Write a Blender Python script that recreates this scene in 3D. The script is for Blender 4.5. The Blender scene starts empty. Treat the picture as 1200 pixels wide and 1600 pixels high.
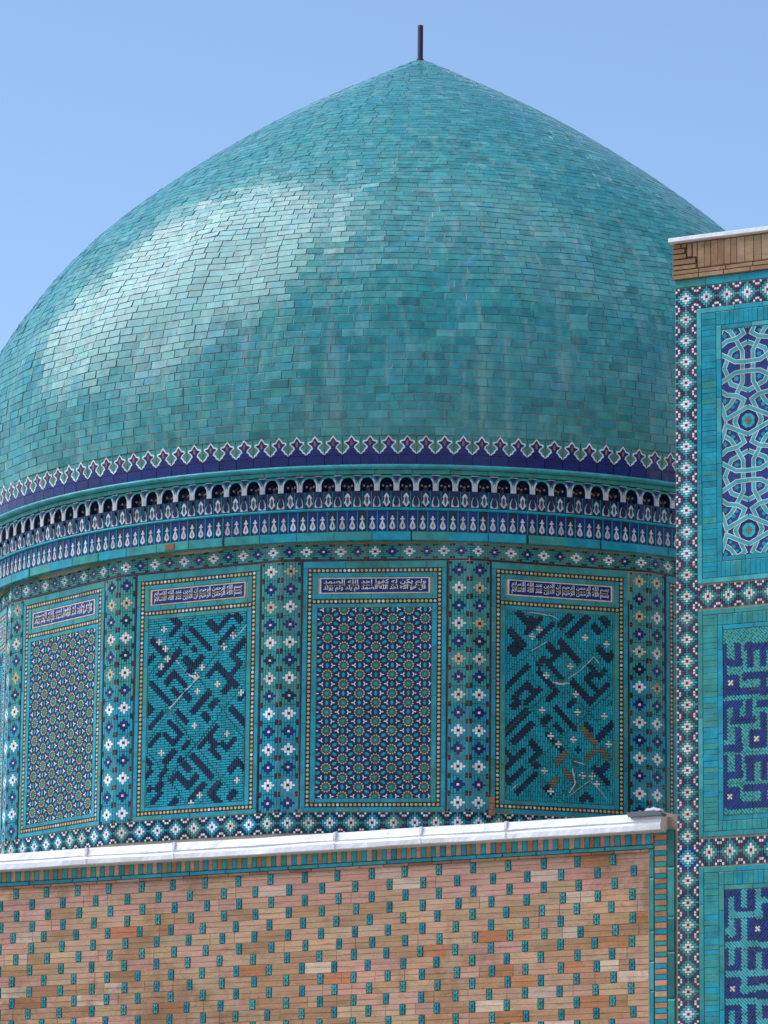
import bpy, math, random
from mathutils import Matrix, Vector
random.seed(11)
RN = random.random
def U(a, b): return a + (b - a) * RN()
PI = math.pi
SC = bpy.context.scene
COL = SC.collection

# ------------------------------------------------------------------ camera
FPX, PITCH, ROLL, EYE = 7000.0, 0.2069, 0.0104, 1.6
D = 46.0
AX, AY = 0.0081 * D, D                      # axis of the drum
c, s = math.cos(PITCH), math.sin(PITCH); cr, sr = math.cos(ROLL), math.sin(ROLL)
fw = Vector((0, c, s)); u0 = Vector((0, -s, c)); r0 = Vector((1, 0, 0))
RT = cr * r0 + sr * u0; UP = -sr * r0 + cr * u0
CAM = Vector((0, 0, EYE))
cam = bpy.data.cameras.new('camera'); cam.sensor_fit = 'HORIZONTAL'; cam.sensor_width = 36.0
cam.lens = 36.0 * FPX / 1200.0; cam.clip_start = 0.5; cam.clip_end = 6000
co = bpy.data.objects.new('camera', cam); COL.objects.link(co)
co.matrix_world = Matrix(((RT.x, UP.x, -fw.x, 0), (RT.y, UP.y, -fw.y, 0), (RT.z, UP.z, -fw.z, EYE), (0, 0, 0, 1)))
SC.camera = co
def ray(x, y): return fw * FPX + (x - 600) * RT + (800 - y) * UP

# ------------------------------------------------------------------ sky, sun, exposure
SUN = Vector((-0.62, 0.06, 0.78)).normalized()
elev = math.asin(SUN.z); azim = math.atan2(SUN.x, SUN.y)
W = bpy.data.worlds.new('World'); SC.world = W; W.use_nodes = True
nt = W.node_tree; nt.nodes.clear()
def nd(nt, typ, **kw):
    n = nt.nodes.new(typ)
    for k, v in kw.items(): setattr(n, k, v)
    return n
out = nd(nt, 'ShaderNodeOutputWorld'); bg = nd(nt, 'ShaderNodeBackground'); bg.inputs['Strength'].default_value = 0.09
sky = nd(nt, 'ShaderNodeTexSky', sky_type='NISHITA', sun_disc=False)
sky.sun_elevation = elev; sky.sun_rotation = azim; sky.altitude = 700; sky.air_density = 1.0; sky.dust_density = 0.6; sky.ozone_density = 2.6
tc = nd(nt, 'ShaderNodeTexCoord'); sp = nd(nt, 'ShaderNodeSeparateXYZ'); nt.links.new(tc.outputs['Generated'], sp.inputs[0])
# broken cloud layer, projected on a plane overhead
zz = nd(nt, 'ShaderNodeMath', operation='MAXIMUM'); nt.links.new(sp.outputs['Z'], zz.inputs[0]); zz.inputs[1].default_value = 0.0
za = nd(nt, 'ShaderNodeMath', operation='ADD'); nt.links.new(zz.outputs[0], za.inputs[0]); za.inputs[1].default_value = 0.12
dv = nd(nt, 'ShaderNodeVectorMath', operation='DIVIDE'); cb = nd(nt, 'ShaderNodeCombineXYZ')
for k in range(3): nt.links.new(za.outputs[0], cb.inputs[k])
nt.links.new(tc.outputs['Generated'], dv.inputs[0]); nt.links.new(cb.outputs[0], dv.inputs[1])
ml = nd(nt, 'ShaderNodeVectorMath', operation='MULTIPLY'); ml.inputs[1].default_value = (1, 1, 0); nt.links.new(dv.outputs[0], ml.inputs[0])
ad = nd(nt, 'ShaderNodeVectorMath', operation='ADD'); ad.inputs[1].default_value = (69.6, 50.7, 0); nt.links.new(ml.outputs[0], ad.inputs[0])
nz = nd(nt, 'ShaderNodeTexNoise'); nz.inputs['Scale'].default_value = 1.25; nz.inputs['Detail'].default_value = 6; nz.inputs['Roughness'].default_value = 0.55
nt.links.new(ad.outputs[0], nz.inputs['Vector'])
cm = nd(nt, 'ShaderNodeMapRange'); cm.inputs['From Min'].default_value = 0.52; cm.inputs['From Max'].default_value = 0.70; cm.interpolation_type = 'SMOOTHSTEP'
nt.links.new(nz.outputs['Fac'], cm.inputs['Value'])
mx = nd(nt, 'ShaderNodeMixRGB'); mx.inputs['Color2'].default_value = (8.5, 8.6, 8.9, 1)
nt.links.new(cm.outputs[0], mx.inputs['Fac']); nt.links.new(sky.outputs[0], mx.inputs['Color1'])
nt.links.new(mx.outputs[0], bg.inputs['Color']); nt.links.new(bg.outputs[0], out.inputs['Surface'])
sl = bpy.data.lights.new('sun', 'SUN'); sl.energy = 1.8; sl.angle = math.radians(58); sl.color = (1, 0.96, 0.9)
so = bpy.data.objects.new('sun', sl); COL.objects.link(so); so.rotation_euler = (-SUN).to_track_quat('-Z', 'Y').to_euler(); so.location = (-30, 20, 60)
SC.view_settings.view_transform = 'Standard'; SC.view_settings.look = 'None'; SC.view_settings.gamma = 1
SC.view_settings.exposure = 1.12
SC.cycles.use_denoising = True
SC.cycles.max_bounces = 6

# ------------------------------------------------------------------ materials
MATS = {}
def rnd_value(nt):
    oi = nd(nt, 'ShaderNodeObjectInfo'); at = nd(nt, 'ShaderNodeAttribute', attribute_name='rnd')
    a = nd(nt, 'ShaderNodeMath', operation='ADD'); f = nd(nt, 'ShaderNodeMath', operation='FRACT')
    nt.links.new(oi.outputs['Random'], a.inputs[0]); nt.links.new(at.outputs['Fac'], a.inputs[1]); nt.links.new(a.outputs[0], f.inputs[0])
    return f.outputs[0]
def base(name):
    m = bpy.data.materials.new(name); m.use_nodes = True; MATS[name] = m
    nt = m.node_tree; return m, nt, nt.nodes['Principled BSDF']
def noise(nt, scale, detail=3, vec=None, rough=0.5):
    n = nd(nt, 'ShaderNodeTexNoise'); n.inputs['Scale'].default_value = scale; n.inputs['Detail'].default_value = detail; n.inputs['Roughness'].default_value = rough
    if vec is None:
        g = nd(nt, 'ShaderNodeNewGeometry'); vec = g.outputs['Position']
    nt.links.new(vec, n.inputs['Vector']); return n.outputs['Fac']
def mrange(nt, v, a, b, c_, d_):
    n = nd(nt, 'ShaderNodeMapRange'); n.inputs['From Min'].default_value = a; n.inputs['From Max'].default_value = b
    n.inputs['To Min'].default_value = c_; n.inputs['To Max'].default_value = d_; nt.links.new(v, n.inputs['Value']); return n.outputs[0]
def mixc(nt, f, a, b, blend='MIX'):
    n = nd(nt, 'ShaderNodeMixRGB', blend_type=blend)
    for k, v in (('Fac', f), ('Color1', a), ('Color2', b)):
        if isinstance(v, (int, float)): n.inputs[k].default_value = v
        elif isinstance(v, tuple): n.inputs[k].default_value = (*v, 1)
        else: nt.links.new(v, n.inputs[k])
    return n.outputs[0]
def ramp(nt, v, cols):
    n = nd(nt, 'ShaderNodeValToRGB'); e = n.color_ramp.elements
    while len(e) < len(cols): e.new(0.5)
    for k, (p, cc) in enumerate(cols): e[k].position = p; e[k].color = (*cc, 1)
    nt.links.new(v, n.inputs['Fac']); return n.outputs['Color']
def bump(nt, p, h, strength, dist):
    b = nd(nt, 'ShaderNodeBump'); b.inputs['Strength'].default_value = strength; b.inputs['Distance'].default_value = dist
    nt.links.new(h, b.inputs['Height']); nt.links.new(b.outputs[0], p.inputs['Normal'])
def glaze(name, cols, rough=0.2, dirt=0.16, dirtcol=(0.22, 0.2, 0.17), streak=0.0, spec=0.3):
    m, nt, p = base(name)
    col = ramp(nt, rnd_value(nt), cols)
    n1 = noise(nt, 9.0, 4)
    col = mixc(nt, 1.0, col, ramp(nt, n1, [(0.3, (0.72, 0.72, 0.72)), (0.7, (1.15, 1.15, 1.15))]), 'MULTIPLY')
    n2 = noise(nt, 3.3, 6, rough=0.7)
    col = mixc(nt, mrange(nt, n2, 0.52, 0.78, 0, dirt), col, dirtcol)
    if streak:
        g = nd(nt, 'ShaderNodeNewGeometry'); v = nd(nt, 'ShaderNodeVectorMath', operation='MULTIPLY'); v.inputs[1].default_value = (7, 7, 0.7)
        nt.links.new(g.outputs['Position'], v.inputs[0])
        n3 = noise(nt, 1.0, 4, v.outputs[0], 0.65)
        col = mixc(nt, mrange(nt, n3, 0.52, 0.75, 0, streak), col, (0.42, 0.52, 0.50))
    nt.links.new(col, p.inputs['Base Color'])
    n4 = noise(nt, 14.0, 3)
    nt.links.new(mrange(nt, n4, 0.3, 0.75, rough * 0.7, rough * 1.9), p.inputs['Roughness'])
    p.inputs['Specular IOR Level'].default_value = spec
    bump(nt, p, noise(nt, 38.0, 2), 0.25, 0.004)
    return m
glaze('dome_glaze', [(0.0, (0.024, 0.205, 0.22)), (0.2, (0.028, 0.24, 0.265)), (0.5, (0.038, 0.275, 0.29)), (0.72, (0.042, 0.285, 0.27)), (0.88, (0.025, 0.25, 0.32)), (0.97, (0.08, 0.34, 0.34)), (1.0, (0.018, 0.16, 0.18))], 0.20, 0.15, (0.2, 0.3, 0.28), 0.30, 0.42)
glaze('turquoise', [(0.0, (0.006, 0.27, 0.36)), (0.45, (0.006, 0.31, 0.42)), (0.7, (0.014, 0.28, 0.34)), (0.9, (0.006, 0.21, 0.28)), (1.0, (0.02, 0.33, 0.40))], 0.2)
glaze('bright_turquoise', [(0.0, (0.004, 0.28, 0.36)), (0.5, (0.004, 0.33, 0.42)), (0.8, (0.005, 0.27, 0.35)), (1.0, (0.01, 0.34, 0.41))], 0.22, 0.06)
glaze('teal', [(0.0, (0.03, 0.25, 0.23)), (0.5, (0.035, 0.30, 0.28)), (0.8, (0.02, 0.26, 0.30)), (1.0, (0.05, 0.30, 0.25))], 0.22)
glaze('dark_teal', [(0.0, (0.012, 0.13, 0.14)), (1.0, (0.015, 0.17, 0.17))], 0.22)
glaze('sky_turquoise', [(0.0, (0.05, 0.36, 0.42)), (0.5, (0.06, 0.40, 0.44)), (1.0, (0.05, 0.33, 0.36))], 0.22)
glaze('navy', [(0.0, (0.002, 0.009, 0.045)), (0.5, (0.003, 0.013, 0.07)), (1.0, (0.004, 0.012, 0.05))], 0.2, 0.06, (0.04, 0.08, 0.13), spec=0.35)
glaze('cobalt', [(0.0, (0.002, 0.011, 0.12)), (0.5, (0.002, 0.015, 0.16)), (1.0, (0.003, 0.012, 0.12))], 0.2, 0.06, (0.04, 0.08, 0.13), spec=0.35)
glaze('violet_blue', [(0.0, (0.016, 0.034, 0.17)), (0.5, (0.020, 0.042, 0.22)), (1.0, (0.024, 0.040, 0.18))], 0.22, 0.08, (0.10, 0.12, 0.17), spec=0.3)
glaze('pale_teal', [(0.0, (0.04, 0.33, 0.31)), (0.5, (0.05, 0.37, 0.35)), (1.0, (0.03, 0.34, 0.36))], 0.22)
glaze('plug_dark', [(0.0, (0.008, 0.075, 0.08)), (1.0, (0.012, 0.10, 0.10))], 0.3, 0.1)
glaze('ink', [(0.0, (0.015, 0.012, 0.025)), (1.0, (0.03, 0.02, 0.045))], 0.25, 0.2)
glaze('aubergine', [(0.0, (0.05, 0.03, 0.085)), (1.0, (0.075, 0.05, 0.12))], 0.25, 0.2)
glaze('ivory', [(0.0, (0.62, 0.59, 0.54)), (0.6, (0.74, 0.72, 0.69)), (1.0, (0.56, 0.49, 0.39))], 0.25, 0.2)
glaze('white_glaze', [(0.0, (0.74, 0.75, 0.79)), (1.0, (0.82, 0.82, 0.85))], 0.22, 0.12)
glaze('worn_ivory', [(0.0, (0.50, 0.40, 0.28)), (0.6, (0.58, 0.48, 0.36)), (1.0, (0.46, 0.33, 0.20))], 0.45, 0.3, (0.3, 0.22, 0.14))
glaze('grey_white', [(0.0, (0.50, 0.52, 0.57)), (0.6, (0.60, 0.62, 0.67)), (1.0, (0.44, 0.44, 0.46))], 0.25, 0.2)
glaze('ochre_glaze', [(0.0, (0.46, 0.35, 0.13)), (0.6, (0.56, 0.45, 0.20)), (1.0, (0.54, 0.46, 0.28))], 0.3, 0.2)
glaze('red_glaze', [(0.0, (0.30, 0.10, 0.05)), (1.0, (0.38, 0.16, 0.07))], 0.3, 0.2)
glaze('bare_clay', [(0.0, (0.17, 0.12, 0.08)), (1.0, (0.24, 0.17, 0.11))], 0.7, 0.2, spec=0.2)
def mortar(name, c1, c2):
    m, nt, p = base(name)
    nt.links.new(mixc(nt, noise(nt, 5.0, 6, rough=0.7), c1, c2), p.inputs['Base Color'])
    p.inputs['Roughness'].default_value = 0.9; p.inputs['Specular IOR Level'].default_value = 0.2
    bump(nt, p, noise(nt, 60, 4), 0.6, 0.004)
mortar('mortar', (0.27, 0.22, 0.17), (0.42, 0.38, 0.32))
mortar('dome_mortar', (0.28, 0.34, 0.33), (0.48, 0.52, 0.50))
mortar('plaster', (0.45, 0.43, 0.42), (0.62, 0.60, 0.58))
mortar('dust_ground', (0.26, 0.22, 0.17), (0.38, 0.33, 0.27))
mortar('dark_joint', (0.03, 0.08, 0.085), (0.10, 0.13, 0.12))
def brick_mat(name, attr):
    m, nt, p = base(name)
    if attr: src = nd(nt, 'ShaderNodeAttribute', attribute_name='col').outputs['Color']
    else: src = nd(nt, 'ShaderNodeObjectInfo').outputs['Color']
    g = nd(nt, 'ShaderNodeNewGeometry'); v = nd(nt, 'ShaderNodeVectorMath', operation='MULTIPLY'); v.inputs[1].default_value = (3, 3, 26)
    nt.links.new(g.outputs['Position'], v.inputs[0])
    n1 = noise(nt, 1.6, 5, v.outputs[0], 0.65)
    col = mixc(nt, 1.0, src, ramp(nt, n1, [(0.25, (0.66, 0.62, 0.58)), (0.5, (1, 1, 1)), (0.8, (1.2, 1.17, 1.12))]), 'MULTIPLY')
    n2 = noise(nt, 0.85, 9, rough=0.74)
    col = mixc(nt, mrange(nt, n2, 0.50, 0.63, 0, 0.72), col, (0.24, 0.125, 0.06))
    n5 = noise(nt, 2.7, 7, rough=0.75)
    col = mixc(nt, mrange(nt, n5, 0.54, 0.74, 0, 0.5), col, (0.58, 0.46, 0.37))
    n3 = noise(nt, 55, 3)
    col = mixc(nt, mrange(nt, n3, 0.60, 0.74, 0, 0.4), col, (0.13, 0.085, 0.06))
    nt.links.new(col, p.inputs['Base Color']); p.inputs['Roughness'].default_value = 0.85; p.inputs['Specular IOR Level'].default_value = 0.25
    bump(nt, p, noise(nt, 45, 5, rough=0.65), 0.55, 0.005)
brick_mat('brick', False); brick_mat('brick_joined', True)
m, nt, p = base('sheet_metal')
mc = mixc(nt, noise(nt, 4, 5), (0.74, 0.75, 0.80), (0.86, 0.86, 0.89))
nt.links.new(mixc(nt, mrange(nt, noise(nt, 6, 8, rough=0.75), 0.55, 0.75, 0, 0.5), mc, (0.38, 0.37, 0.38)), p.inputs['Base Color'])
p.inputs['Metallic'].default_value = 0.1; p.inputs['Roughness'].default_value = 0.38
g = nd(nt, 'ShaderNodeNewGeometry'); bump(nt, p, noise(nt, 5.5, 4), 0.8, 0.03)
m, nt, p = base('grey_metal')
nt.links.new(mixc(nt, noise(nt, 9, 4), (0.10, 0.12, 0.15), (0.17, 0.19, 0.22)), p.inputs['Base Color']); p.inputs['Roughness'].default_value = 0.55; p.inputs['Metallic'].default_value = 0.3
m, nt, p = base('finial_paint')
nt.links.new(mixc(nt, noise(nt, 20, 4), (0.008, 0.008, 0.04), (0.02, 0.012, 0.05)), p.inputs['Base Color']); p.inputs['Roughness'].default_value = 0.65; p.inputs['Specular IOR Level'].default_value = 0.2

# ------------------------------------------------------------------ mesh and object helpers
def chars(mp): return mp
class MB:
    def __init__(self): self.v = []; self.f = []; self.m = []; self.r = []; self.cols = None; self.names = []
    def mi(self, name):
        if name not in self.names: self.names.append(name)
        return self.names.index(name)
    def face(self, pts, mat, r=0.0, col=None):
        n = len(self.v); self.v += [tuple(p) for p in pts]; self.f.append(tuple(range(n, n + len(pts)))); self.m.append(self.mi(mat)); self.r.append(r)
        if col is not None:
            if self.cols is None: self.cols = []
            self.cols.append(col)
    def prism(self, poly, z0, z1, mat, r=None, inset=0.0, back=False):
        if len(poly) < 3: return
        a = 0.0
        for i in range(len(poly)):
            x1, y1 = poly[i]; x2, y2 = poly[(i + 1) % len(poly)]; a += x1 * y2 - x2 * y1
        if abs(a) < 1e-9: return
        if a < 0: poly = poly[::-1]
        r = RN() if r is None else r; n = len(poly); b = len(self.v); k = self.mi(mat)
        top = poly
        if inset:
            cx = sum(q[0] for q in poly) / n; cy = sum(q[1] for q in poly) / n
            top = [(x + math.copysign(min(inset, abs(cx - x)), cx - x), y + math.copysign(min(inset, abs(cy - y)), cy - y)) for x, y in poly]
        self.v += [(x, y, z0) for x, y in poly] + [(x, y, z1) for x, y in top]
        self.f.append(tuple(range(b + n, b + 2 * n))); self.m.append(k); self.r.append(r)
        for i in range(n):
            j = (i + 1) % n; self.f.append((b + i, b + j, b + n + j, b + n + i)); self.m.append(k); self.r.append(r)
        if back: self.f.append(tuple(range(b + n - 1, b - 1, -1))); self.m.append(k); self.r.append(r)
    def box(self, x0, x1, y0, y1, z0, z1, mat, r=None, inset=0.0, back=False):
        self.prism([(x0, y0), (x1, y0), (x1, y1), (x0, y1)], z0, z1, mat, r, inset, back)
    def mesh(self, name, smooth=False):
        me = bpy.data.meshes.new(name); me.from_pydata(self.v, [], self.f)
        for n in self.names: me.materials.append(MATS[n])
        me.polygons.foreach_set('material_index', self.m)
        at = me.attributes.new('rnd', 'FLOAT', 'FACE'); at.data.foreach_set('value', self.r)
        if self.cols:
            ca = me.attributes.new('col', 'FLOAT_COLOR', 'FACE')
            ca.data.foreach_set('color', [x for q in self.cols for x in (*q, 1.0)])
        if smooth: me.polygons.foreach_set('use_smooth', [True] * len(self.f))
        me.update(); return me
WM = {}
def put(name, me, parent, world=None, kind=None):
    o = bpy.data.objects.new(name, me); COL.objects.link(o)
    world = world or Matrix.Identity(4); WM[o.name] = world
    if parent is not None:
        o.parent = parent; o.matrix_parent_inverse = WM[parent.name].inverted()
    o.matrix_basis = world
    if kind: o['kind'] = kind
    return o
def thing(name, label, cat, loc):
    o = put(name, None, None, Matrix.Translation(loc)); o['label'] = label; o['category'] = cat; return o
def frame(th, origin):
    ux = Vector((math.cos(th), math.sin(th), 0)); n = Vector((math.sin(th), -math.cos(th), 0)); o = Vector(origin)
    return Matrix(((ux.x, 0, n.x, o.x), (ux.y, 0, n.y, o.y), (0, 1, 0, o.z), (0, 0, 0, 1)))
def uv(F, x, y):
    """pixel -> coordinates on a wall plane (used to copy drawn patterns)"""
    n = F.col[2].xyz; o = F.col[3].xyz; d = ray(x, y); k = (o - CAM).dot(n) / d.dot(n); P = CAM + d * k - o
    return (P.dot(F.col[0].xyz), P.z)
def T(x, y, z=0): return Matrix.Translation((x, y, z))
def jit(a=0.6, z=0.0015):
    a = math.radians(a)
    return Matrix.Translation((0, 0, U(-z, z))) @ Matrix.Rotation(U(-a, a), 4, 'X') @ Matrix.Rotation(U(-a, a), 4, 'Y')
_unit = {}
def unit_brick(mat):
    """one chamfered block, x and y -0.5..0.5, z 0..1, shared by every piece of that material"""
    if mat not in _unit:
        b = MB(); q = [(-.5, -.5), (.5, -.5), (.5, .5), (-.5, .5)]
        n = len(b.v); b.v += [(x, y, -1) for x, y in q] + [(x, y, .86) for x, y in q] + [(x * .97, y * .92, 1) for x, y in q]
        for a in (0, 4):
            for i in range(4):
                j = (i + 1) % 4; b.f.append((n + a + i, n + a + j, n + a + 4 + j, n + a + 4 + i)); b.m.append(b.mi(mat)); b.r.append(0)
        b.f.append((n + 8, n + 9, n + 10, n + 11)); b.m.append(0); b.r.append(0)
        _unit[mat] = b.mesh(mat + '_block')
    return _unit[mat]
def block(name, parent, F, x0, x1, y0, y1, z, mat, gap=0.003, j=0.5, col=None):
    x0 += gap; x1 -= gap; y0 += gap; y1 -= gap
    M = F @ T((x0 + x1) / 2, (y0 + y1) / 2) @ jit(j) @ Matrix.Diagonal((x1 - x0, y1 - y0, z, 1))
    o = put(name, unit_brick(mat), parent, M)
    if col: o.color = (*col, 1)
    return o
def clip(poly, x0, x1, y0, y1):
    for ax, lim, sgn in ((0, x0, 1), (0, x1, -1), (1, y0, 1), (1, y1, -1)):
        o = []
        for i in range(len(poly)):
            a = poly[i - 1]; b = poly[i]; da = (a[ax] - lim) * sgn; db = (b[ax] - lim) * sgn
            if (da >= 0) != (db >= 0):
                t = da / (da - db); o.append((a[0] + (b[0] - a[0]) * t, a[1] + (b[1] - a[1]) * t))
            if db >= 0: o.append(b)
        poly = o
        if len(poly) < 3: return []
    return poly
def disc(cx, cy, rx, ry=None, n=8, a0=0.0):
    ry = rx if ry is None else ry
    return [(cx + rx * math.cos(a0 + 2 * PI * k / n), cy + ry * math.sin(a0 + 2 * PI * k / n)) for k in range(n)]
def mirror(pts): return pts + [(-x, y) for x, y in reversed(pts) if abs(x) > 1e-9]
def strip(b, pts, w, z0, z1, mat, box=None, r=None):
    """a mitred band along a polyline"""
    L = []; R_ = []
    for i, (x, y) in enumerate(pts):
        d = []
        if i > 0: d.append(Vector((x - pts[i - 1][0], y - pts[i - 1][1])).normalized())
        if i < len(pts) - 1: d.append(Vector((pts[i + 1][0] - x, pts[i + 1][1] - y)).normalized())
        t = sum(d, Vector((0, 0))).normalized(); n = Vector((-t.y, t.x)); k = 1 / max(0.5, abs(t.dot(d[0])))
        L.append((x + n.x * w / 2 * k, y + n.y * w / 2 * k)); R_.append((x - n.x * w / 2 * k, y - n.y * w / 2 * k))
    for i in range(len(pts) - 1):
        q = [R_[i], R_[i + 1], L[i + 1], L[i]]
        if box: q = clip(q, *box)
        if q: b.prism(q, z0, z1, mat, r)
def bitmap(rows, w, h, cmap, orient, z0=0.0, z1=0.008, gap=0.0019, maxlen=5):
    """mosaic tile: every run of equal cells is one little glazed bar"""
    b = MB(); ny = len(rows); nx = len(rows[0]); cw, ch = w / nx, h / ny
    b.box(-w / 2, w / 2, -h / 2, h / 2, -0.03, z0, 'dark_joint', 0)
    done = set()
    for j in range(ny):
        for i in range(nx):
            if (i, j) in done: continue
            ch_ = rows[j][i]; n = 1
            while n < maxlen:
                q = (i + n, j) if orient == 'h' else (i, j + n)
                if q[0] >= nx or q[1] >= ny or q in done or rows[q[1]][q[0]] != ch_: break
                n += 1
            for k in range(n): done.add((i + k, j) if orient == 'h' else (i, j + k))
            wx, wy = (n, 1) if orient == 'h' else (1, n)
            x0 = -w / 2 + i * cw; y1 = h / 2 - j * ch
            g_ = gap * .5 if ch_ in 'WV' else gap
            b.box(x0 + g_, x0 + wx * cw - g_, y1 - wy * ch + g_, y1 - g_, z0, z1 * U(.8, 1.1), cmap[ch_], RN(), 0.001)
    return b
def flower(kind):
    rows = []
    for j in range(-3, 4):
        s_ = ''
        for i in range(-3, 4):
            a, d = abs(i), abs(j); k = 't'
            if a + d <= 2 and (a, d) != (0, 0): k = kind
            if a == 0 and d == 0: k = 'N' if kind == 'W' else 'V'
            if a == 3 and d == 3: k = 'N'
            s_ += k
        rows.append(s_)
    return rows
def diamond():
    rows = []
    for j in range(-4, 5):
        s_ = ''
        for i in range(-4, 5):
            a, d = abs(i), abs(j)
            if a == 0 and d == 0: k = 'N'
            elif a + d <= 2: k = 'W'
            elif a + d <= 4: k = 't'
            elif (a, d) in ((3, 4), (4, 3)): k = 'W'
            else: k = 'n'
            s_ += k
        rows.append(s_)
    return rows
transpose = lambda r: [''.join(q) for q in zip(*r)]

def bannai(F, x0, x1, y0, y1, e, rot, strokes, crosses, fg, bgm, parent, patches=(), lat=None, name='mosaic_slab', bars=('h', 'v'), xr=True):
    """glazed-brick mosaic: strokes drawn on a fine grid, laid as bars; split into slabs along a slanting lattice"""
    ca, sa = math.cos(rot), math.sin(rot); cx, cy = (x0 + x1) / 2, (y0 + y1) / 2
    R2 = math.hypot(x1 - x0, y1 - y0) / 2 if rot else max(x1 - x0, y1 - y0) / 2
    n = int(R2 / e) + 1
    def toxy(p, q): return (cx + p * ca - q * sa, cy + p * sa + q * ca)
    segs = []
    for st in strokes:
        pts, w, mat = st
        for a, b_ in zip(pts[:-1], pts[1:]): segs.append((a, b_, w, mat))
    LL = .0600; lattice = {}
    def pq(x, y): return ((x - x0 + y - y0) * .70711 / LL, (y - y0 - x + x0) * .70711 / LL)
    if not rot:
        for (a, b_, w, mat) in segs:
            (pa, qa), (pb, qb) = pq(*a), pq(*b_)
            if abs(pb - pa) > abs(qb - qa):
                q_ = round((qa + qb) / 2 - .5); lo, hi = sorted((pa, pb))
                cs_ = [(k, q_ + m__) for k in range(math.floor(lo + .15), math.floor(hi - .15) + 1) for m__ in (0,)]
            else:
                p_ = round((pa + pb) / 2 - .5); lo, hi = sorted((qa, qb))
                cs_ = [(p_ + m__, k) for k in range(math.floor(lo + .15), math.floor(hi - .15) + 1) for m__ in (0,)]
            for k in cs_: lattice[k] = mat
    def cell(i, j):
        x, y = toxy((i + .5) * e, (j + .5) * e)
        if not (x0 - e < x < x1 + e and y0 - e < y < y1 + e): return None
        for (px, py) in crosses:
            dx, dy = x - px, y - py; p, q = dx * ca + dy * sa, -dx * sa + dy * ca
            if (abs(p) < 1.5 * e and abs(q) < .5 * e) or (abs(q) < 1.5 * e and abs(p) < .5 * e): return 'ivory'
        for (px, py, rr) in patches:
            if math.hypot(x - px, y - py) < rr * U(.6, 1.2): return 'none'
        for (a, b_, w, mat) in (segs if rot else ()):
            dx, dy = b_[0] - a[0], b_[1] - a[1]; L2 = dx * dx + dy * dy
            t = max(0, min(1, ((x - a[0]) * dx + (y - a[1]) * dy) / L2)) if L2 else 0
            if rot:   # squared strokes
                ex, ey = abs(x - a[0] - t * dx), abs(y - a[1] - t * dy)
                if max(ex, ey) < w: return mat
        if not rot:
            p, q = pq(x, y); mt_ = lattice.get((math.floor(p), math.floor(q)))
            if mt_: return mt_
        return bgm
    grid = {(i, j): cell(i, j) for i in range(-n, n) for j in range(-n, n)}
    slabs = {}
    def slab(x, y):
        if lat is None: k = (int((x - x0) // 0.27), int((y - y0) // 0.27))
        else:
            ox, oy, ax_, ay_, bx_, by_ = lat; det = ax_ * by_ - ay_ * bx_; dx, dy = x - ox, y - oy
            k = (math.floor((dx * by_ - dy * bx_) / det), math.floor((ax_ * dy - ay_ * dx) / det))
        if k not in slabs: slabs[k] = (MB(), U(-.003, .003))
        return k, slabs[k]
    done = set(); g = e * 0.10
    for (i, j), mat in grid.items():
        if mat in (None, 'none') or (i, j) in done: continue
        hor = (bars[0] == 'h') if mat == bgm else (bars[1] == 'h')
        k0, (b, dz) = slab(*toxy((i + .5) * e, (j + .5) * e))
        m_ = 1; mxl = 4 if mat == bgm else (3 if mat == 'ivory' else 6)
        off = (i + 2 * j) % 4 if hor else (j + 2 * i) % 4
        while m_ < mxl - (off if mat == bgm else 0):
            q = (i + m_, j) if hor else (i, j + m_)
            if grid.get(q) != mat or q in done or slab(*toxy((q[0] + .5) * e, (q[1] + .5) * e))[0] != k0: break
            m_ += 1
        for k in range(m_): done.add((i + k, j) if hor else (i, j + k))
        wx, wy = (m_, 1) if hor else (1, m_)
        p0, p1, q0, q1 = i * e + g, (i + wx) * e - g, j * e + g, (j + wy) * e - g
        poly = clip([toxy(p0, q0), toxy(p1, q0), toxy(p1, q1), toxy(p0, q1)], x0, x1, y0, y1)
        if poly: b.prism(poly, 0, 0.012 * U(.75, 1.15) + dz, mat, RN(), 0.0012)
    for k, (b, dz) in slabs.items():
        if not b.f: continue
        xs = [v[0] for v in b.v]; ys = [v[1] for v in b.v]; mx_, my_ = (min(xs) + max(xs)) / 2, (min(ys) + max(ys)) / 2
        b.v = [(x - mx_, y - my_, z) for x, y, z in b.v]
        put(name, b.mesh(name), parent, F @ T(mx_, my_, 0.0) @ Matrix.Diagonal((.978, .978, 1, 1) if lat else (.998, .998, 1, 1)))
#PART2
# ------------------------------------------------------------------ ground
b = MB(); b.face([(-3000, -3000, 0), (3000, -3000, 0), (3000, 3000, 0), (-3000, 3000, 0)], 'dust_ground')
o = put('ground', b.mesh('ground'), None); o['kind'] = 'structure'

PHI = -0.1003; STEP = 2 * PI / 16; RD = 4.6; AP = RD * math.cos(PI / 16)
TW = -(PHI - STEP)                       # the walls are parallel to one face of the drum
def ringframe(a, r, z=0.0, ax=None): return frame(a, ((AXD if ax is None else ax) + r * math.sin(a), AY - r * math.cos(a), z))
AXD = AX - 0.035

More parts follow.
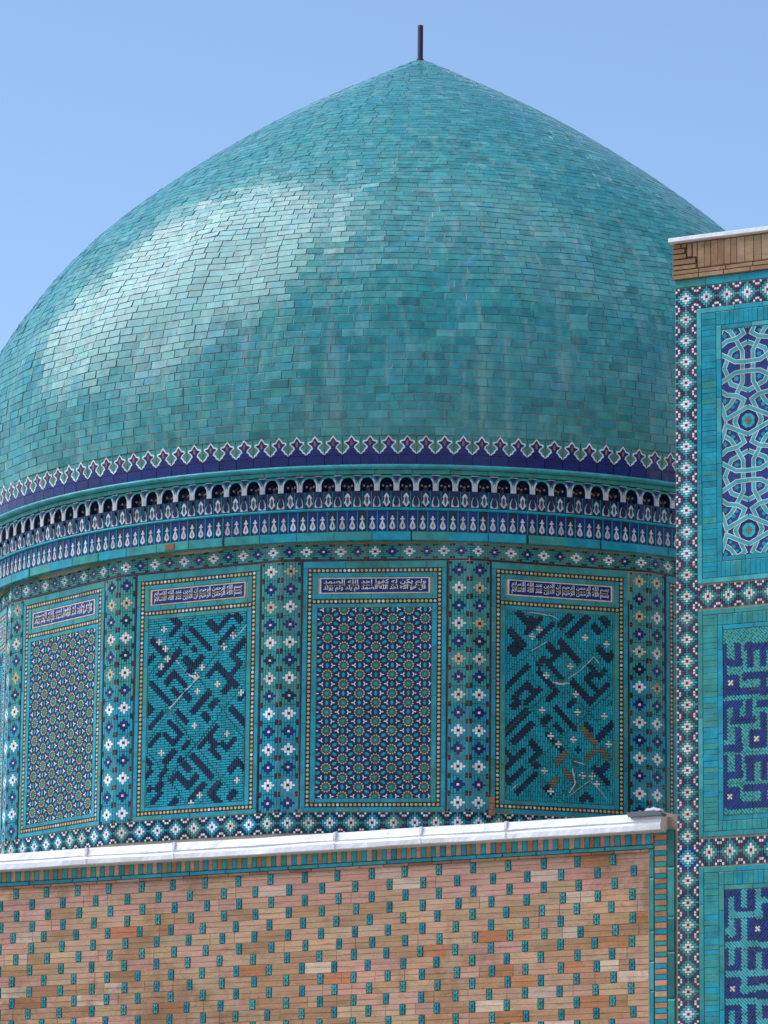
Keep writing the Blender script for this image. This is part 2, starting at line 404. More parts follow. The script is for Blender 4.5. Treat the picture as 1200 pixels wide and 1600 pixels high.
# ------------------------------------------------------------------ mausoleum
tomb = thing('domed_mausoleum', 'domed mausoleum with turquoise tiled dome on a sixteen sided mosaic drum', 'mausoleum', (AX, AY, 0))
FB = frame(-TW, (AX, AY, 0))
b = MB(); b.box(-5.2, 5.2, 0, 6.95, -5.2, 5.2, 'mortar', 0)
put('base_block', b.mesh('base_block'), tomb, FB @ Matrix.Identity(4))
def revolve(prof, n=128, mat='dome_mortar', smooth=True):
    b = MB(); k = b.mi(mat); m_ = len(prof)
    for i in range(n):
        a = 2 * PI * i / n
        b.v += [(r * math.sin(a), -r * math.cos(a), z) for r, z in prof]
    for i in range(n):
        j = (i + 1) % n
        for q in range(m_ - 1):
            b.f.append((i * m_ + q, j * m_ + q, j * m_ + q + 1, i * m_ + q + 1)); b.m.append(k); b.r.append(0)
    return b.mesh(mat + '_ring', smooth)
PROF = [(4.655, 10.72), (4.69, 11.01), (4.715, 11.25), (4.715, 11.55), (4.66, 11.95), (4.56, 12.35), (4.437, 12.648), (4.297, 12.893), (4.114, 13.176), (3.888, 13.474), (3.62, 13.775), (3.349, 14.038), (2.979, 14.356), (2.595, 14.655), (2.202, 14.937), (1.804, 15.204), (1.395, 15.455), (0.963, 15.702), (0.491, 15.958), (0.121, 16.155), (0.0, 16.19)]
def catmull(P, n=10):
    o_ = []
    for i in range(len(P) - 1):
        p0, p1, p2, p3 = P[max(i - 1, 0)], P[i], P[i + 1], P[min(i + 2, len(P) - 1)]
        for k in range(n):
            t = k / n
            o_.append(tuple(0.5 * (2 * p1[q] + (p2[q] - p0[q]) * t + (2 * p0[q] - 5 * p1[q] + 4 * p2[q] - p3[q]) * t * t + (3 * p1[q] - p0[q] - 3 * p2[q] + p3[q]) * t ** 3) for q in (0, 1)))
    return o_ + [P[-1]]
def swell(x, z):
    """the hand-built dome is not quite round: shallow swells of a few millimetres"""
    f_ = max(0.0, min(1.0, (15.3 - z) / 2.2))
    return f_ * f_ * (.0045 * (math.sin(2.1 * x + 1.3 * z) + math.sin(3.3 * x - 2.2 * z + 1)) + 0.0068 * (math.sin(6.1 * x + 1.1 * z + 2) + math.sin(4.7 * x - 4.3 * z)) + .0016 * math.sin(11 * x + 1.2 * z) + .0013 * math.sin(17 * x - .9 * z + 2))
def swollen_shell(prof, n=220):
    b = MB(); k = b.mi('dome_mortar'); m_ = len(prof)
    for i in range(n):
        a = 2 * PI * i / n; a = a - 2 * PI if a > PI else a
        for q, (r, z) in enumerate(prof):
            d = swell(a * 4.5, z) if z > 11.03 and abs(a) < 2.3 else 0.0
            (ra, za), (rb, zb) = prof[max(q - 1, 0)], prof[min(q + 1, m_ - 1)]; L_ = math.hypot(rb - ra, zb - za) or 1
            d += .0012 if z > 11.03 else -.014
            rr = max(0.0, r + d * (zb - za) / L_); b.v.append((rr * math.sin(a), -rr * math.cos(a), z - d * (rb - ra) / L_))
    for i in range(n):
        j = (i + 1) % n
        for q in range(m_ - 1): b.f.append((i * m_ + q, j * m_ + q, j * m_ + q + 1, i * m_ + q + 1)); b.m.append(k); b.r.append(0)
    return b.mesh('dome_shell', True)
CP = catmull(PROF)
dome = put('dome', swollen_shell([(max(r, 0.0), z) for r, z in CP if z > 10.7]), tomb, Matrix.Translation((AXD, AY, 0)))
# rows of glazed tiles along the meridian
arc = [0.0]
for p, q in zip(CP[:-1], CP[1:]): arc.append(arc[-1] + math.hypot(q[0] - p[0], q[1] - p[1]))
def prof_at(t):
    lo, hi = 0, len(arc) - 1
    while hi - lo > 1:
        md = (lo + hi) // 2
        if arc[md] <= t: lo = md
        else: hi = md
    k = (t - arc[lo]) / (arc[hi] - arc[lo] + 1e-12); p, q = CP[lo], CP[hi]
    L = math.hypot(q[0] - p[0], q[1] - p[1]) + 1e-12
    return (p[0] + (q[0] - p[0]) * k, p[1] + (q[1] - p[1]) * k, (q[0] - p[0]) / L, (q[1] - p[1]) / L)
t0 = 0.0
while prof_at(t0)[1] < 11.015: t0 += 0.002
tiles = []; t = t0; row = 0
while t < arc[-1] - 0.10:
    h = 0.081 * U(.94, 1.06); r, z, dr, dz = prof_at(t + h / 2)
    w = min(0.178, 0.5 * r + 0.02); n = max(6, round(2 * PI * r / w)); wa = 2 * PI / n
    off = (row % 2) * 0.5 * wa + U(-.2, .2) * wa; cur = -PI * 0.66 + off
    while cur < PI * 0.66:
        ww = wa * (U(.8, 1.18) if r > 1 else U(.95, 1.05))
        tiles.append((cur + ww / 2, ww * r, h, r, z, dr, dz)); cur += ww
    t += h; row += 1
def tile_matrix(a, r, z, dr, dz, tilt):
    th = Vector((math.cos(a), math.sin(a), 0)); rad = Vector((math.sin(a), -math.cos(a), 0))
    tm = rad * dr + Vector((0, 0, dz)); n = th.cross(tm)
    P = Vector((AXD, AY, z)) + rad * r
    M = Matrix(((th.x, tm.x, n.x, P.x), (th.y, tm.y, n.y, P.y), (th.z, tm.z, n.z, P.z), (0, 0, 0, 1)))
    k = math.radians(tilt); x_ = a * 4.5; e_ = .01
    M = M @ Matrix.Rotation((swell(x_, z + e_ * dz) - swell(x_, z - e_ * dz)) / (2 * e_), 4, 'X') @ Matrix.Rotation(-(swell(x_ + e_ * 4.5 / r, z) - swell(x_ - e_ * 4.5 / r, z)) / (2 * e_), 4, 'Y') @ Matrix.Translation((0, 0, swell(x_, z)))
    return M @ Matrix.Rotation(random.gauss(0, k), 4, 'X') @ Matrix.Rotation(random.gauss(0, k), 4, 'Y') @ Matrix.Translation((0, 0, U(-.0015, .0015)))
def shows(tl):
    a, w, h, r, z, dr, dz = tl; M = tile_matrix(a, r, z, dr, dz, 0); P = M.translation; v = CAM - P
    return w * h * max(0, M.col[2].xyz.dot(v)) / v.length ** 3
tiles.sort(key=shows, reverse=True)
ub = unit_brick('dome_glaze'); b = MB(); k = b.mi('dome_glaze'); G_ = 0.0028
for i, tl in enumerate(tiles):
    a, w, h, r, z, dr, dz = tl; M = tile_matrix(a, r, z, dr, dz, 1.0 if z < 14.5 else .5); g = U(.6, 1.4) * G_
    if i < 300: put('dome_tile', ub, dome, M @ Matrix.Diagonal((w - 2 * g, h - 2 * g, 0.008, 1)))
    else:
        q = len(b.v); x, y = w / 2 - g, h / 2 - g
        b.v += [tuple(M @ Vector((sx * x, sy * y, 0.0))) for sx, sy in ((-1, -1), (1, -1), (1, 1), (-1, 1))]
        b.v += [tuple(M @ Vector((sx * x * .98, sy * y * .95, 0.008))) for sx, sy in ((-1, -1), (1, -1), (1, 1), (-1, 1))]
        rv = RN(); fs = [(q + 4, q + 5, q + 6, q + 7)] + [(q + e, q + (e + 1) % 4, q + 4 + (e + 1) % 4, q + 4 + e) for e in range(4)]
        b.f += fs; b.m += [k] * 5; b.r += [rv] * 5
put('dome_tiling', b.mesh('dome_tiling'), dome, Matrix.Identity(4), 'stuff')
bpy_cap = revolve([(0.16, 16.125), (0.10, 16.175), (0.035, 16.2), (0.0, 16.205)], 24, 'dome_glaze')
put('dome_cap', bpy_cap, tomb, Matrix.Translation((AXD, AY, 0)))
put('finial', revolve([(0.040, 16.15), (0.040, 16.215), (0.029, 16.22), (0.029, 16.595), (0.0, 16.598)], 16, 'finial_paint'), tomb, Matrix.Translation((AXD + .0, AY, 0)))

# cornice core and its mouldings
core = put('cornice', revolve([(4.3, 9.95), (4.505, 10.0), (4.505, 10.72), (4.3, 10.74)], 160, 'mortar'), tomb, Matrix.Translation((AXD, AY, 0)))
put('moulding', revolve([(4.50, 10.700), (4.665, 10.702), (4.695, 10.712), (4.70, 10.724), (4.685, 10.738), (4.64, 10.742)], 160, 'sky_turquoise'), core, Matrix.Translation((AXD, AY, 0)))
put('moulding', revolve([(4.50, 10.305), (4.62, 10.307), (4.632, 10.318), (4.62, 10.332), (4.50, 10.335)], 160, 'turquoise'), core, Matrix.Translation((AXD, AY, 0)))
ARC = math.radians(112)
def around(pitch, r):
    n = round(2 * PI * r / pitch); k = int(ARC / (2 * PI / n)); return [(2 * PI / n) * (i + 0.3) for i in range(-k, k + 1)], 2 * PI * r / n
# trefoil frieze at the foot of the dome
ang, pw = around(0.1755, 4.67); hw = pw / 2; Z = 0.00149 * (pw / 0.1755)
b = MB(); b.box(-hw + .0015, hw - .0015, 0.002, 0.094, -.02, 0.012, 'cobalt', 0.2, 0.0015); b.box(-hw + .0015, hw - .0015, 0.097, 0.268, -.02, 0.010, 'teal', 0.3, 0.001)
outl = [(-59, -2), (-52, 12), (-42, 18), (-36, 30), (-23, 40), (-29, 52), (-49, 68), (-46, 82), (-24, 87), (-12, 104), (0, 119)]
inn = [(-56, -6), (-46, 6), (-35, 10), (-29, 24), (-13, 37), (-19, 53), (-40, 69), (-37, 74), (-18, 79), (-8, 96), (0, 106)]
y0 = 0.105
b.prism([(-hw + .0015, y0 - .006)] + [(max(-hw + .0015, x * Z), y0 + y * Z) for x, y in outl] + [(min(hw - .0015, -x * Z), y0 + y * Z) for x, y in reversed(outl[:-1])] + [(hw - .0015, y0 - .006)], 0.0, 0.0125, 'white_glaze', .5)
b.prism([(-hw + .0015, y0 - .009)] + [(max(-hw + .0015, x * Z), y0 + y * Z) for x, y in inn] + [(min(hw - .0015, -x * Z), y0 + y * Z) for x, y in reversed(inn[:-1])] + [(hw - .0015, y0 - .009)], 0.0, 0.0145, 'cobalt', .6)
b.prism(disc(0, y0 + 68 * Z, 8 * Z, 19 * Z), 0.0, 0.016, 'red_glaze')
b.prism(clip(disc(-hw, y0 + 46 * Z, 7 * Z, 17 * Z), -hw + .001, hw, 0, 1), 0.0, 0.0135, 'red_glaze'); b.prism(clip(disc(hw, y0 + 46 * Z, 7 * Z, 17 * Z), -hw, hw - .001, 0, 1), 0.0, 0.0135, 'red_glaze')
tre = b.mesh('trefoil_tile')
for a in ang:
    put('trefoil_tile', tre, dome, ringframe(a, 4.655, 10.742) @ Matrix.Rotation(math.radians(6.5), 4, 'X') @ jit(.4, .001))
# plain fascia tiles above the niches
ang, pw = around(0.36, 4.62)
for a in ang: block('fascia_tile', core, ringframe(a, 4.612), -pw / 2, pw / 2, 10.655, 10.699, 0.012, 'teal', .002)
# muqarnas niches
ang, pw = around(0.1865, 4.62); hw = pw / 2
def arch(sx, n=9):
    w_, sp_, hh = .066 * sx, .055, .078
    pts = [(-w_, 0.0), (-w_, sp_ * .6)]
    for i in range(n): q = PI * (1 - i / (n - 1)); pts.append((w_ * math.cos(q) * (1 if abs(math.cos(q)) < 2 else 1), sp_ + hh * math.sin(q) ** .9))
    return pts + [(w_, sp_ * .6), (w_, 0.0)]
b = MB(); A = arch(1); 
outer = []
for x, y in A:
    if y < .04: outer.append((math.copysign(hw - .001, x), y))
    else: outer.append((max(-hw + .001, min(hw - .001, x * 1.9)), .152 if abs(x) < .055 else y + .03))
for i in range(len(A) - 1):
    b.face([(*A[i], 0.0), (*A[i + 1], 0.0), (*outer[i + 1], 0.0), (*outer[i], 0.0)], 'teal', .3)
for ka, kb, da, db in ((1, .86, 0, -.03), (.86, .6, -.03, -.062), (.6, .25, -.062, -.082)):
    for i in range(len(A) - 1):
        f_ = lambda p, k, d: (p[0] * k, .05 + (p[1] - .05) * k if p[1] > .05 else p[1], d)
        b.face([f_(A[i], ka, da), f_(A[i], kb, db), f_(A[i + 1], kb, db), f_(A[i + 1], ka, da)], 'navy', RN())
b.prism([(-.02, 0), (.02, 0), (.02, .07), (-.02, .07)], -.09, -.08, 'navy')
for x, y, d in ((0, .055, -.06), (-.036, .06, -.035), (.036, .06, -.035)):
    b.prism(disc(x, y, .011, .013, 4), d - .015, d, 'ochre_glaze'); b.prism(disc(x, y, .005, .006, 4), d, d + .002, 'ink')
b.box(-hw + .001, -.055, .146, .153, -.02, .009, 'grey_white'); b.box(.055, hw - .001, .146, .153, -.02, .009, 'grey_white')
for sx in (-1, 1):
    strip(b, [(sx * x * 1.12, y * 1.01 + .001) for x, y in A if x <= -.030], .014, 0, .009, 'grey_white')
    b.prism([(sx * .080, 0), (sx * (hw - .001), 0), (sx * (hw - .001), .085), (sx * .078, .06)], 0, .011, 'grey_white')
    b.prism([(sx * .055, .146), (sx * (hw - .001), .146), (sx * (hw - .001), .100), (sx * .083, .108)], 0, .008, 'cobalt')
nich = b.mesh('niche')
def lozenge_tile():
    b = MB(); q = pw / 4 - .002
    b.box(-q, q, -.163, -.002, -.03, .004, 'navy', .4)
    o_ = [(0, -.020), (-.014, -.036), (-.028, -.062), (-.018, -.066), (-.022, -.090), (-.036, -.118), (-.026, -.124), (-.014, -.142), (0, -.156)]
    b.prism(mirror(o_), 0, .008, 'grey_white'); b.prism(mirror([(0, -.050), (-.010, -.066), (-.013, -.094), (-.009, -.118), (0, -.136)]), 0, .010, 'aubergine')
    for sx in (-1, 1): b.box(min(sx * q, sx * (q - .005)), max(sx * q, sx * (q - .005)), -.163, -.002, 0, .010, 'turquoise')
    return b.mesh('lozenge_tile')
def drop_tile():
    b = MB(); q = pw / 4 - .002
    b.box(-q, q, -.163, -.002, -.03, .010, 'navy'); b.prism([(-q * .85, -.158), (q * .85, -.158), (q * .75, -.10), (q * .3, -.055), (-q * .3, -.055), (-q * .75, -.10)], -.03, .020, 'grey_white', .3)
    b.prism(mirror([(0, -.012), (-.014, -.022), (-.009, -.04), (-.010, -.055), (-.022, -.09), (-.026, -.125), (-.017, -.143), (-.006, -.152)]), 0, .026, 'navy', .6)
    b.prism(disc(0, -.11, .008, .014, 6), .02, .028, 'cobalt')
    return b.mesh('drop_tile')
lz, dt = lozenge_tile(), drop_tile()
for a in ang:
    put('niche', nich, core, ringframe(a, 4.605, 10.497)); da = pw / 4.605 / 2
    put('lozenge_tile', lz, core, ringframe(a, 4.595, 10.500) @ jit(1.2))
    put('drop_tile', dt, core, ringframe(a + da, 4.595, 10.500) @ jit(1.2))
# row of vase tiles
ang, pw = around(0.0952, 4.61); q = pw / 2 - .0055
def vase(k):
    b = MB(); b.box(-q, q, .003, .200, -.03, .004, 'navy' if k else 'cobalt', None, .001)
    o_ = [(0, .014), (-.008, .026), (-.020, .028), (-.028, .044), (-.024, .066), (-.013, .090), (-.006, .106), (-.006, .114), (-.022, .118), (-.020, .127), (-.010, .130), (-.009, .144), (0, .154 + .006 * k)]
    b.prism(mirror(o_), 0, .008, 'grey_white'); b.prism(mirror([(0, .040), (-.007, .052), (-.005, .068), (0, .082)]), 0, .010, 'violet_blue' if k else 'bare_clay')
    b.box(-pw / 2 + .0005, -q - .0005, .003, .200, -.03, .010, 'turquoise'); b.box(q + .0005, pw / 2 - .0005, .003, .200, -.03, .010, 'turquoise')
    return b.mesh('vase_tile')
vs = [vase(0), vase(1)]
for i, a in enumerate(ang): put('vase_tile', vs[(i * 7) % 3 % 2], core, ringframe(a, 4.603, 10.102) @ jit(.9, .002))
# ledge of long glazed bricks over the drum
ang, pw = around(0.37, 4.63)
for a in ang:
    b_ = ringframe(a + U(-.003, .003), 4.60)
    block('ledge_tile', core, b_, -pw / 2, pw / 2, 10.012, 10.100, 0.042, random.choice(['teal', 'teal', 'turquoise']), .002, .5)

# ------------------------------------------------------------------ drum
FORMS = {'ا': (0xFE8D, 0), 'ب': (0xFE8F, 1), 'ح': (0xFEA1, 1), 'د': (0xFEA9, 0), 'ر': (0xFEAD, 0), 'س': (0xFEB1, 1), 'ص': (0xFEB9, 1), 'ع': (0xFEC9, 1), 'ف': (0xFED1, 1), 'ق': (0xFED5, 1), 'ك': (0xFED9, 1), 'ل': (0xFEDD, 1), 'م': (0xFEE1, 1), 'ن': (0xFEE5, 1), 'ه': (0xFEE9, 1), 'و': (0xFEED, 0), 'ي': (0xFEF1, 1)}
def shape(txt):
    o_ = []
    for wd in txt.split(' '):
        wd = wd.replace('لا', '\u0001'); prev = False
        for i, ch in enumerate(wd):
            nxt = i < len(wd) - 1
            if ch == '\u0001': o_.append(chr(0xFEFC if prev else 0xFEFB)); prev = False; continue
            cp, dual = FORMS[ch]
            if dual: k = (3 if nxt else 1) if prev else (2 if nxt else 0)
            else: k = 1 if prev else 0
            o_.append(chr(cp + k)); prev = bool(dual)
        o_.append(' ')
    return ''.join(reversed(o_)).strip()
def lettering(txt, x0, x1, y0, y1, z, mat):
    cu = bpy.data.curves.new('lettering', 'FONT'); cu.body = shape(txt); cu.resolution_u = 2; cu.offset = 0.012
    tmp = bpy.data.objects.new('tmp_text', cu); COL.objects.link(tmp)
    dg = bpy.context.evaluated_depsgraph_get(); me = bpy.data.meshes.new_from_object(tmp.evaluated_get(dg))
    bpy.data.objects.remove(tmp)
    xs = [v.co.x for v in me.vertices]; ys = [v.co.y for v in me.vertices]
    ax_, bx_, ay_, by_ = min(xs), max(xs), min(ys), max(ys)
    for v in me.vertices: v.co = (x0 + (v.co.x - ax_) / (bx_ - ax_) * (x1 - x0), y0 + (v.co.y - ay_) / (by_ - ay_) * (y1 - y0), z)
    me.materials.clear(); me.materials.append(MATS[mat]); return me
IKH = 'قل هو الله احد الله الصمد لم يلد ولم يولد'
IK2 = 'ولم يكن له كفوا احد الله الصمد'
DIN = 'بسم الله الرحمن الرحيم ان الدين عند الله الاسلام'
tx = {}
for key, a_, b_ in (('I', IKH, IK2), ('D', DIN, DIN)):
    tx[key] = [lettering(a_, -.485, .485, -.058, .004, .0145, 'white_glaze'), lettering(b_, -.485, .485, .002, .060, .0140, 'white_glaze'), lettering(b_, -.48, .48, -.022, .022, .0135, 'ochre_glaze')]
b = MB(); b.box(-.525, .525, -.078, .078, -.02, .010, 'ivory', .5, .002); b.box(-.508, .508, -.066, .066, 0, .013, 'cobalt', .4, .001); b.box(-.500, .500, -.012, .012, 0, .0132, 'navy', .4, .0)
ins_mesh = b.mesh('inscription_tile')

CM1 = {'t': 'teal', 'W': 'ivory', 'B': 'cobalt', 'N': 'ink', 'V': 'ivory', 'n': 'navy'}
CM3 = dict(CM1, W='worn_ivory', B='navy')
CM2 = dict(CM1, t='turquoise', W='white_glaze', V='white_glaze')
COLW, COLH = 0.192, 0.1700
flw = {(k, m_): bitmap(flower(k), COLW, COLH, (CM1, CM2, CM3)[m_], 'v').mesh('flower_tile') for k in 'WB' for m_ in (0, 1, 2)}
FW_ = 2 * RD * math.sin(PI / 16); FP = FW_ / 11
frz = {k: bitmap(flower(k), FP - .003, .142, dict(CM1, W='white_glaze', V='white_glaze'), 'h').mesh('frieze_tile') for k in 'WB'}
DP = FW_ / 9
dia = {m_: bitmap(diamond(), DP - .002, DP - .002, (CM1, CM2)[m_], 'v').mesh('diamond_tile') for m_ in (0, 1)}
def runs(name, parent, F, x0, x1, y0, y1, mats, Lr, z=.010, gap=.0022):
    """a border course: bricks end to end along the longer side"""
    hor = (x1 - x0) > (y1 - y0); L = (x1 - x0) if hor else (y1 - y0); t_ = 0.0
    while t_ < L - 1e-6:
        d = U(*Lr)
        if L - t_ - d < Lr[0] * .6: d = L - t_
        d = min(d, L - t_); mt = random.choice(mats)
        if hor: block(name, parent, F, x0 + t_, x0 + t_ + d, y0, y1, z, mt, gap)
        else: block(name, parent, F, x0, x1, y0 + t_, y0 + t_ + d, z, mt, gap)
        t_ += d
def beads(parent, F, x0, x1, y0, y1):
    hor = (x1 - x0) > (y1 - y0); L = (x1 - x0) if hor else (y1 - y0); n = round(L / .0415); p_ = L / n
    cx, cy = (x0 + x1) / 2, (y0 + y1) / 2; b = MB()
    b.box(x0 - cx + .001, x1 - cx - .001, y0 - cy + .001, y1 - cy - .001, -.02, .006, 'ink', .3)
    for i in range(n):
        q = -L / 2 + (i + .5) * p_; x, y = (q, 0) if hor else (0, q)
        b.prism(disc(x, y, p_ * .44, p_ * .44, 6, PI / 2 if not hor else 0), 0, .010 * U(.8, 1.2), 'ochre_glaze' if RN() > .12 else 'ivory', RN(), .003)
    put('bead_border', b.mesh('bead_border'), parent, F @ T(cx, cy))
A_ = 0.1775
def star_polys():
    P = []; a = A_
    P.append(([(a * .575 * math.cos(k * PI / 3), a * .575 * math.sin(k * PI / 3)) for k in range(6)], -.01, .004, 'navy'))
    for k in range(6):
        q = k * PI / 3; cq, sq = math.cos(q), math.sin(q); rot = lambda x, y: (x * cq - y * sq, x * sq + y * cq)
        P.append(([rot(.31 * a, 0), rot(.42 * a, .085 * a), rot(.50 * a, 0), rot(.42 * a, -.085 * a)], 0, .0065, 'cobalt'))
    for k in range(12):
        q = (k + .5) * PI / 6; cq, sq = math.cos(q), math.sin(q); rot = lambda x, y: (x * cq - y * sq, x * sq + y * cq)
        P.append(([rot(.205 * a, -.028 * a), rot(.245 * a, -.052 * a), rot(.305 * a, 0), rot(.245 * a, .052 * a), rot(.205 * a, .028 * a)], 0, .0095, 'ochre_glaze'))
    P.append((disc(0, 0, .175 * a, n=12), 0, .0075, 'dark_teal')); P.append((disc(0, 0, .085 * a, n=6), 0, .0085, 'teal'))
    for k in range(3):
        q = PI / 6 + k * PI / 3; cq, sq = math.cos(q), math.sin(q); rot = lambda x, y: (.5 * a * cq + x * cq - y * sq, .5 * a * sq + x * sq + y * cq)
        P.append(([rot(-.150 * a, 0), rot(-.06 * a, -.078 * a), rot(.06 * a, -.078 * a), rot(.150 * a, 0), rot(.06 * a, .078 * a), rot(-.06 * a, .078 * a)], 0, .009, 'turquoise'))
    for k in range(2):
        q0 = k * PI / 3; ox, oy = .577 * a * math.cos(q0), .577 * a * math.sin(q0)
        for m_ in range(3):
            q = q0 + PI / 3 + m_ * 2 * PI / 3; cq, sq = math.cos(q), math.sin(q); rot = lambda x, y: (ox + x * cq - y * sq, oy + x * sq + y * cq)
            P.append(([rot(0, -.020 * a), rot(.10 * a, -.030 * a), rot(.15 * a, 0), rot(.10 * a, .030 * a), rot(0, .020 * a)], 0, .0088, 'white_glaze'))
    return P
SP = star_polys()
def star_mesh(box=None, sx=1.0):
    b = MB()
    for poly, z0, z1, mt in SP:
        q = clip(poly, *box) if box else poly
        if q: b.prism(q, z0, z1, mt)
    return b.mesh('star_tile') if b.f else None
star0 = star_mesh()

def zpts(F, ox, oy, sc_, seq): return [uv(F, ox + x / sc_, oy + y / sc_) for x, y in seq]
K2 = """545,150 615,215 690,130;735,95 800,140;310,270 385,190;320,130 370,170;445,190 590,350;395,270 440,300;340,395 380,365;145,460 190,420;280,600 340,520 420,590;170,590 310,750;320,630 360,680;400,430 440,440;460,370 490,350;560,545 630,470 740,590 650,670;690,390 740,430 700,540;730,350 800,290;400,660 440,710;465,780 570,670;575,770 625,735;360,765 420,860;520,820 550,860;700,780 800,900;150,720 190,760 160,800;150,880 250,820;180,1025 250,960 330,1020;310,860 360,950 310,1040;350,1070 290,1150;395,1020 440,990;480,1040 520,1010;610,880 570,970 620,1020 570,1070 620,1150;640,1020 680,1060 750,1000;430,1090 570,1260;370,1160 410,1210;310,1290 340,1250 390,1320 460,1250;150,1080 170,1190 150,1240;145,1340 170,1310;215,1240 260,1215;690,1210 745,1160 795,1210;590,1330 630,1300;570,1380 620,1430;670,1400 720,1370;310,1430 350,1390;230,1340 260,1310;200,1430 250,1390"""
K2T = "640,300 740,190;200,265 270,370;240,520 310,420;440,520 530,410;740,690 800,650;430,1420 520,1320"
K2C = "262,200 482,638 610,605 463,895 680,940 245,1085 745,1280 722,255 668,325 232,295 272,350 240,475 292,410 520,480 465,535 768,660 500,1385 443,1440"
K4 = """200,95 250,130 300,90;345,260 470,140;500,150 560,100;560,215 690,110;760,100 810,140;720,180 770,230;150,190 200,250 150,310;180,370 260,320;120,620 280,450;420,320 510,380;490,260 640,410;540,330 410,480;420,450 510,530;340,410 400,390;750,350 810,420 850,370;690,450 740,490 650,550 730,620;760,560 820,520;700,750 850,620;180,680 230,640;260,590 350,650 270,740;150,770 200,740;390,730 510,670;540,750 600,700;110,940 270,800;470,800 590,920;390,890 440,860;470,930 530,970;170,1070 330,910;670,890 720,910;760,980 850,910;300,1060 390,1120 310,1190 350,1220;220,1140 270,1110;600,1120 650,1100;110,1130 170,1190 120,1230;110,1270 160,1320 250,1250;210,1400 330,1310;620,1480 680,1420 730,1480;800,1240 850,1220"""
K4B = "620,930 720,1050;430,1180 530,1140;690,1170 770,1110 800,1150;510,1270 590,1360;420,1360 470,1330"
K4T = "270,225 370,120;330,510 440,620;580,580 680,690;380,980 490,1090;720,1270 830,1380;370,1410 470,1440"
K4C = "665,252 812,290 563,460 365,800 613,815 800,835 578,1030 828,1060 390,1265 650,1285 360,185 305,245 400,525 600,670 430,995 490,1055 430,1420 755,1350 720,1290"
def parse(F, ox, oy, sc_, txt): return [zpts(F, ox, oy, sc_, [tuple(map(float, q.split(','))) for q in ln.split()]) for ln in txt.split(';')]
def pts1(F, ox, oy, sc_, txt): return zpts(F, ox, oy, sc_, [tuple(map(float, q.split(','))) for q in txt.split()])
FX0, FX1, FY0, FY1 = -.541, .541, 7.579, 9.390
ZC = 4.5714
Ffac = {i: frame(PHI + (i - 3) * STEP, (AX + AP * math.sin(PHI + (i - 3) * STEP), AY - AP * math.cos(PHI + (i - 3) * STEP), 0)) for i in range(16)}
def fit_field(Fq, src, polys):
    """stretch drawn points so that the drawn field fills the panel exactly"""
    (ax_, ay_), (bx_, by_) = src
    return [[(FX0 + (x - ax_) / (bx_ - ax_) * (FX1 - FX0), FY0 + (y - ay_) / (by_ - ay_) * (FY1 - FY0)) for x, y in pl] for pl in polys]
def kufic_data(which):
    if which == 2:
        F = Ffac[2]; o_ = (205, 940); src = (pts1(F, *o_, ZC, "138,1465")[0], pts1(F, *o_, ZC, "812,85")[0])
        sets = ((K2, .029, 'navy'), (K2T, .048, 'navy')); cr_ = K2C; pat = "460,550,.04 290,390,.035 665,345,.025 285,790,.045 430,1440,.02"; lat = "490,550 310,790 655,785"
    else:
        F = Ffac[4]; o_ = (765, 940); src = (pts1(F, *o_, ZC, "118,1480")[0], pts1(F, *o_, ZC, "865,85")[0])
        sets = ((K4, .026, 'navy'), (K4B, .026, 'bare_clay'), (K4T, .046, 'navy')); cr_ = K4C; pat = "490,590,.045 715,395,.03 600,1190,.05 600,1380,.05 845,745,.035 840,1170,.03 440,90,.03 530,1420,.04 745,875,.018 310,240,.02"; lat = "490,590 290,790 690,820"
    st = []
    for txt, w, mt in sets:
        for pl in fit_field(F, src, parse(F, *o_, ZC, txt)): st.append((pl, w, mt))
    cs = fit_field(F, src, [pts1(F, *o_, ZC, cr_)])[0]
    pp = [tuple(map(float, q.split(','))) for q in pat.split()]
    pc = fit_field(F, src, [zpts(F, *o_, ZC, [(x, y) for x, y, r in pp])])[0]
    pa = [(x, y, r * .7) for (x, y), (_, _, r) in zip(pc, pp)]
    L = fit_field(F, src, [pts1(F, *o_, ZC, lat)])[0]
    return st, cs, pa, (*L[0], L[1][0] - L[0][0], L[1][1] - L[0][1], L[2][0] - L[0][0], L[2][1] - L[0][1])
KD = {2: kufic_data(2), 4: kufic_data(4)}
TQ = ['turquoise', 'turquoise', 'turquoise', 'teal']
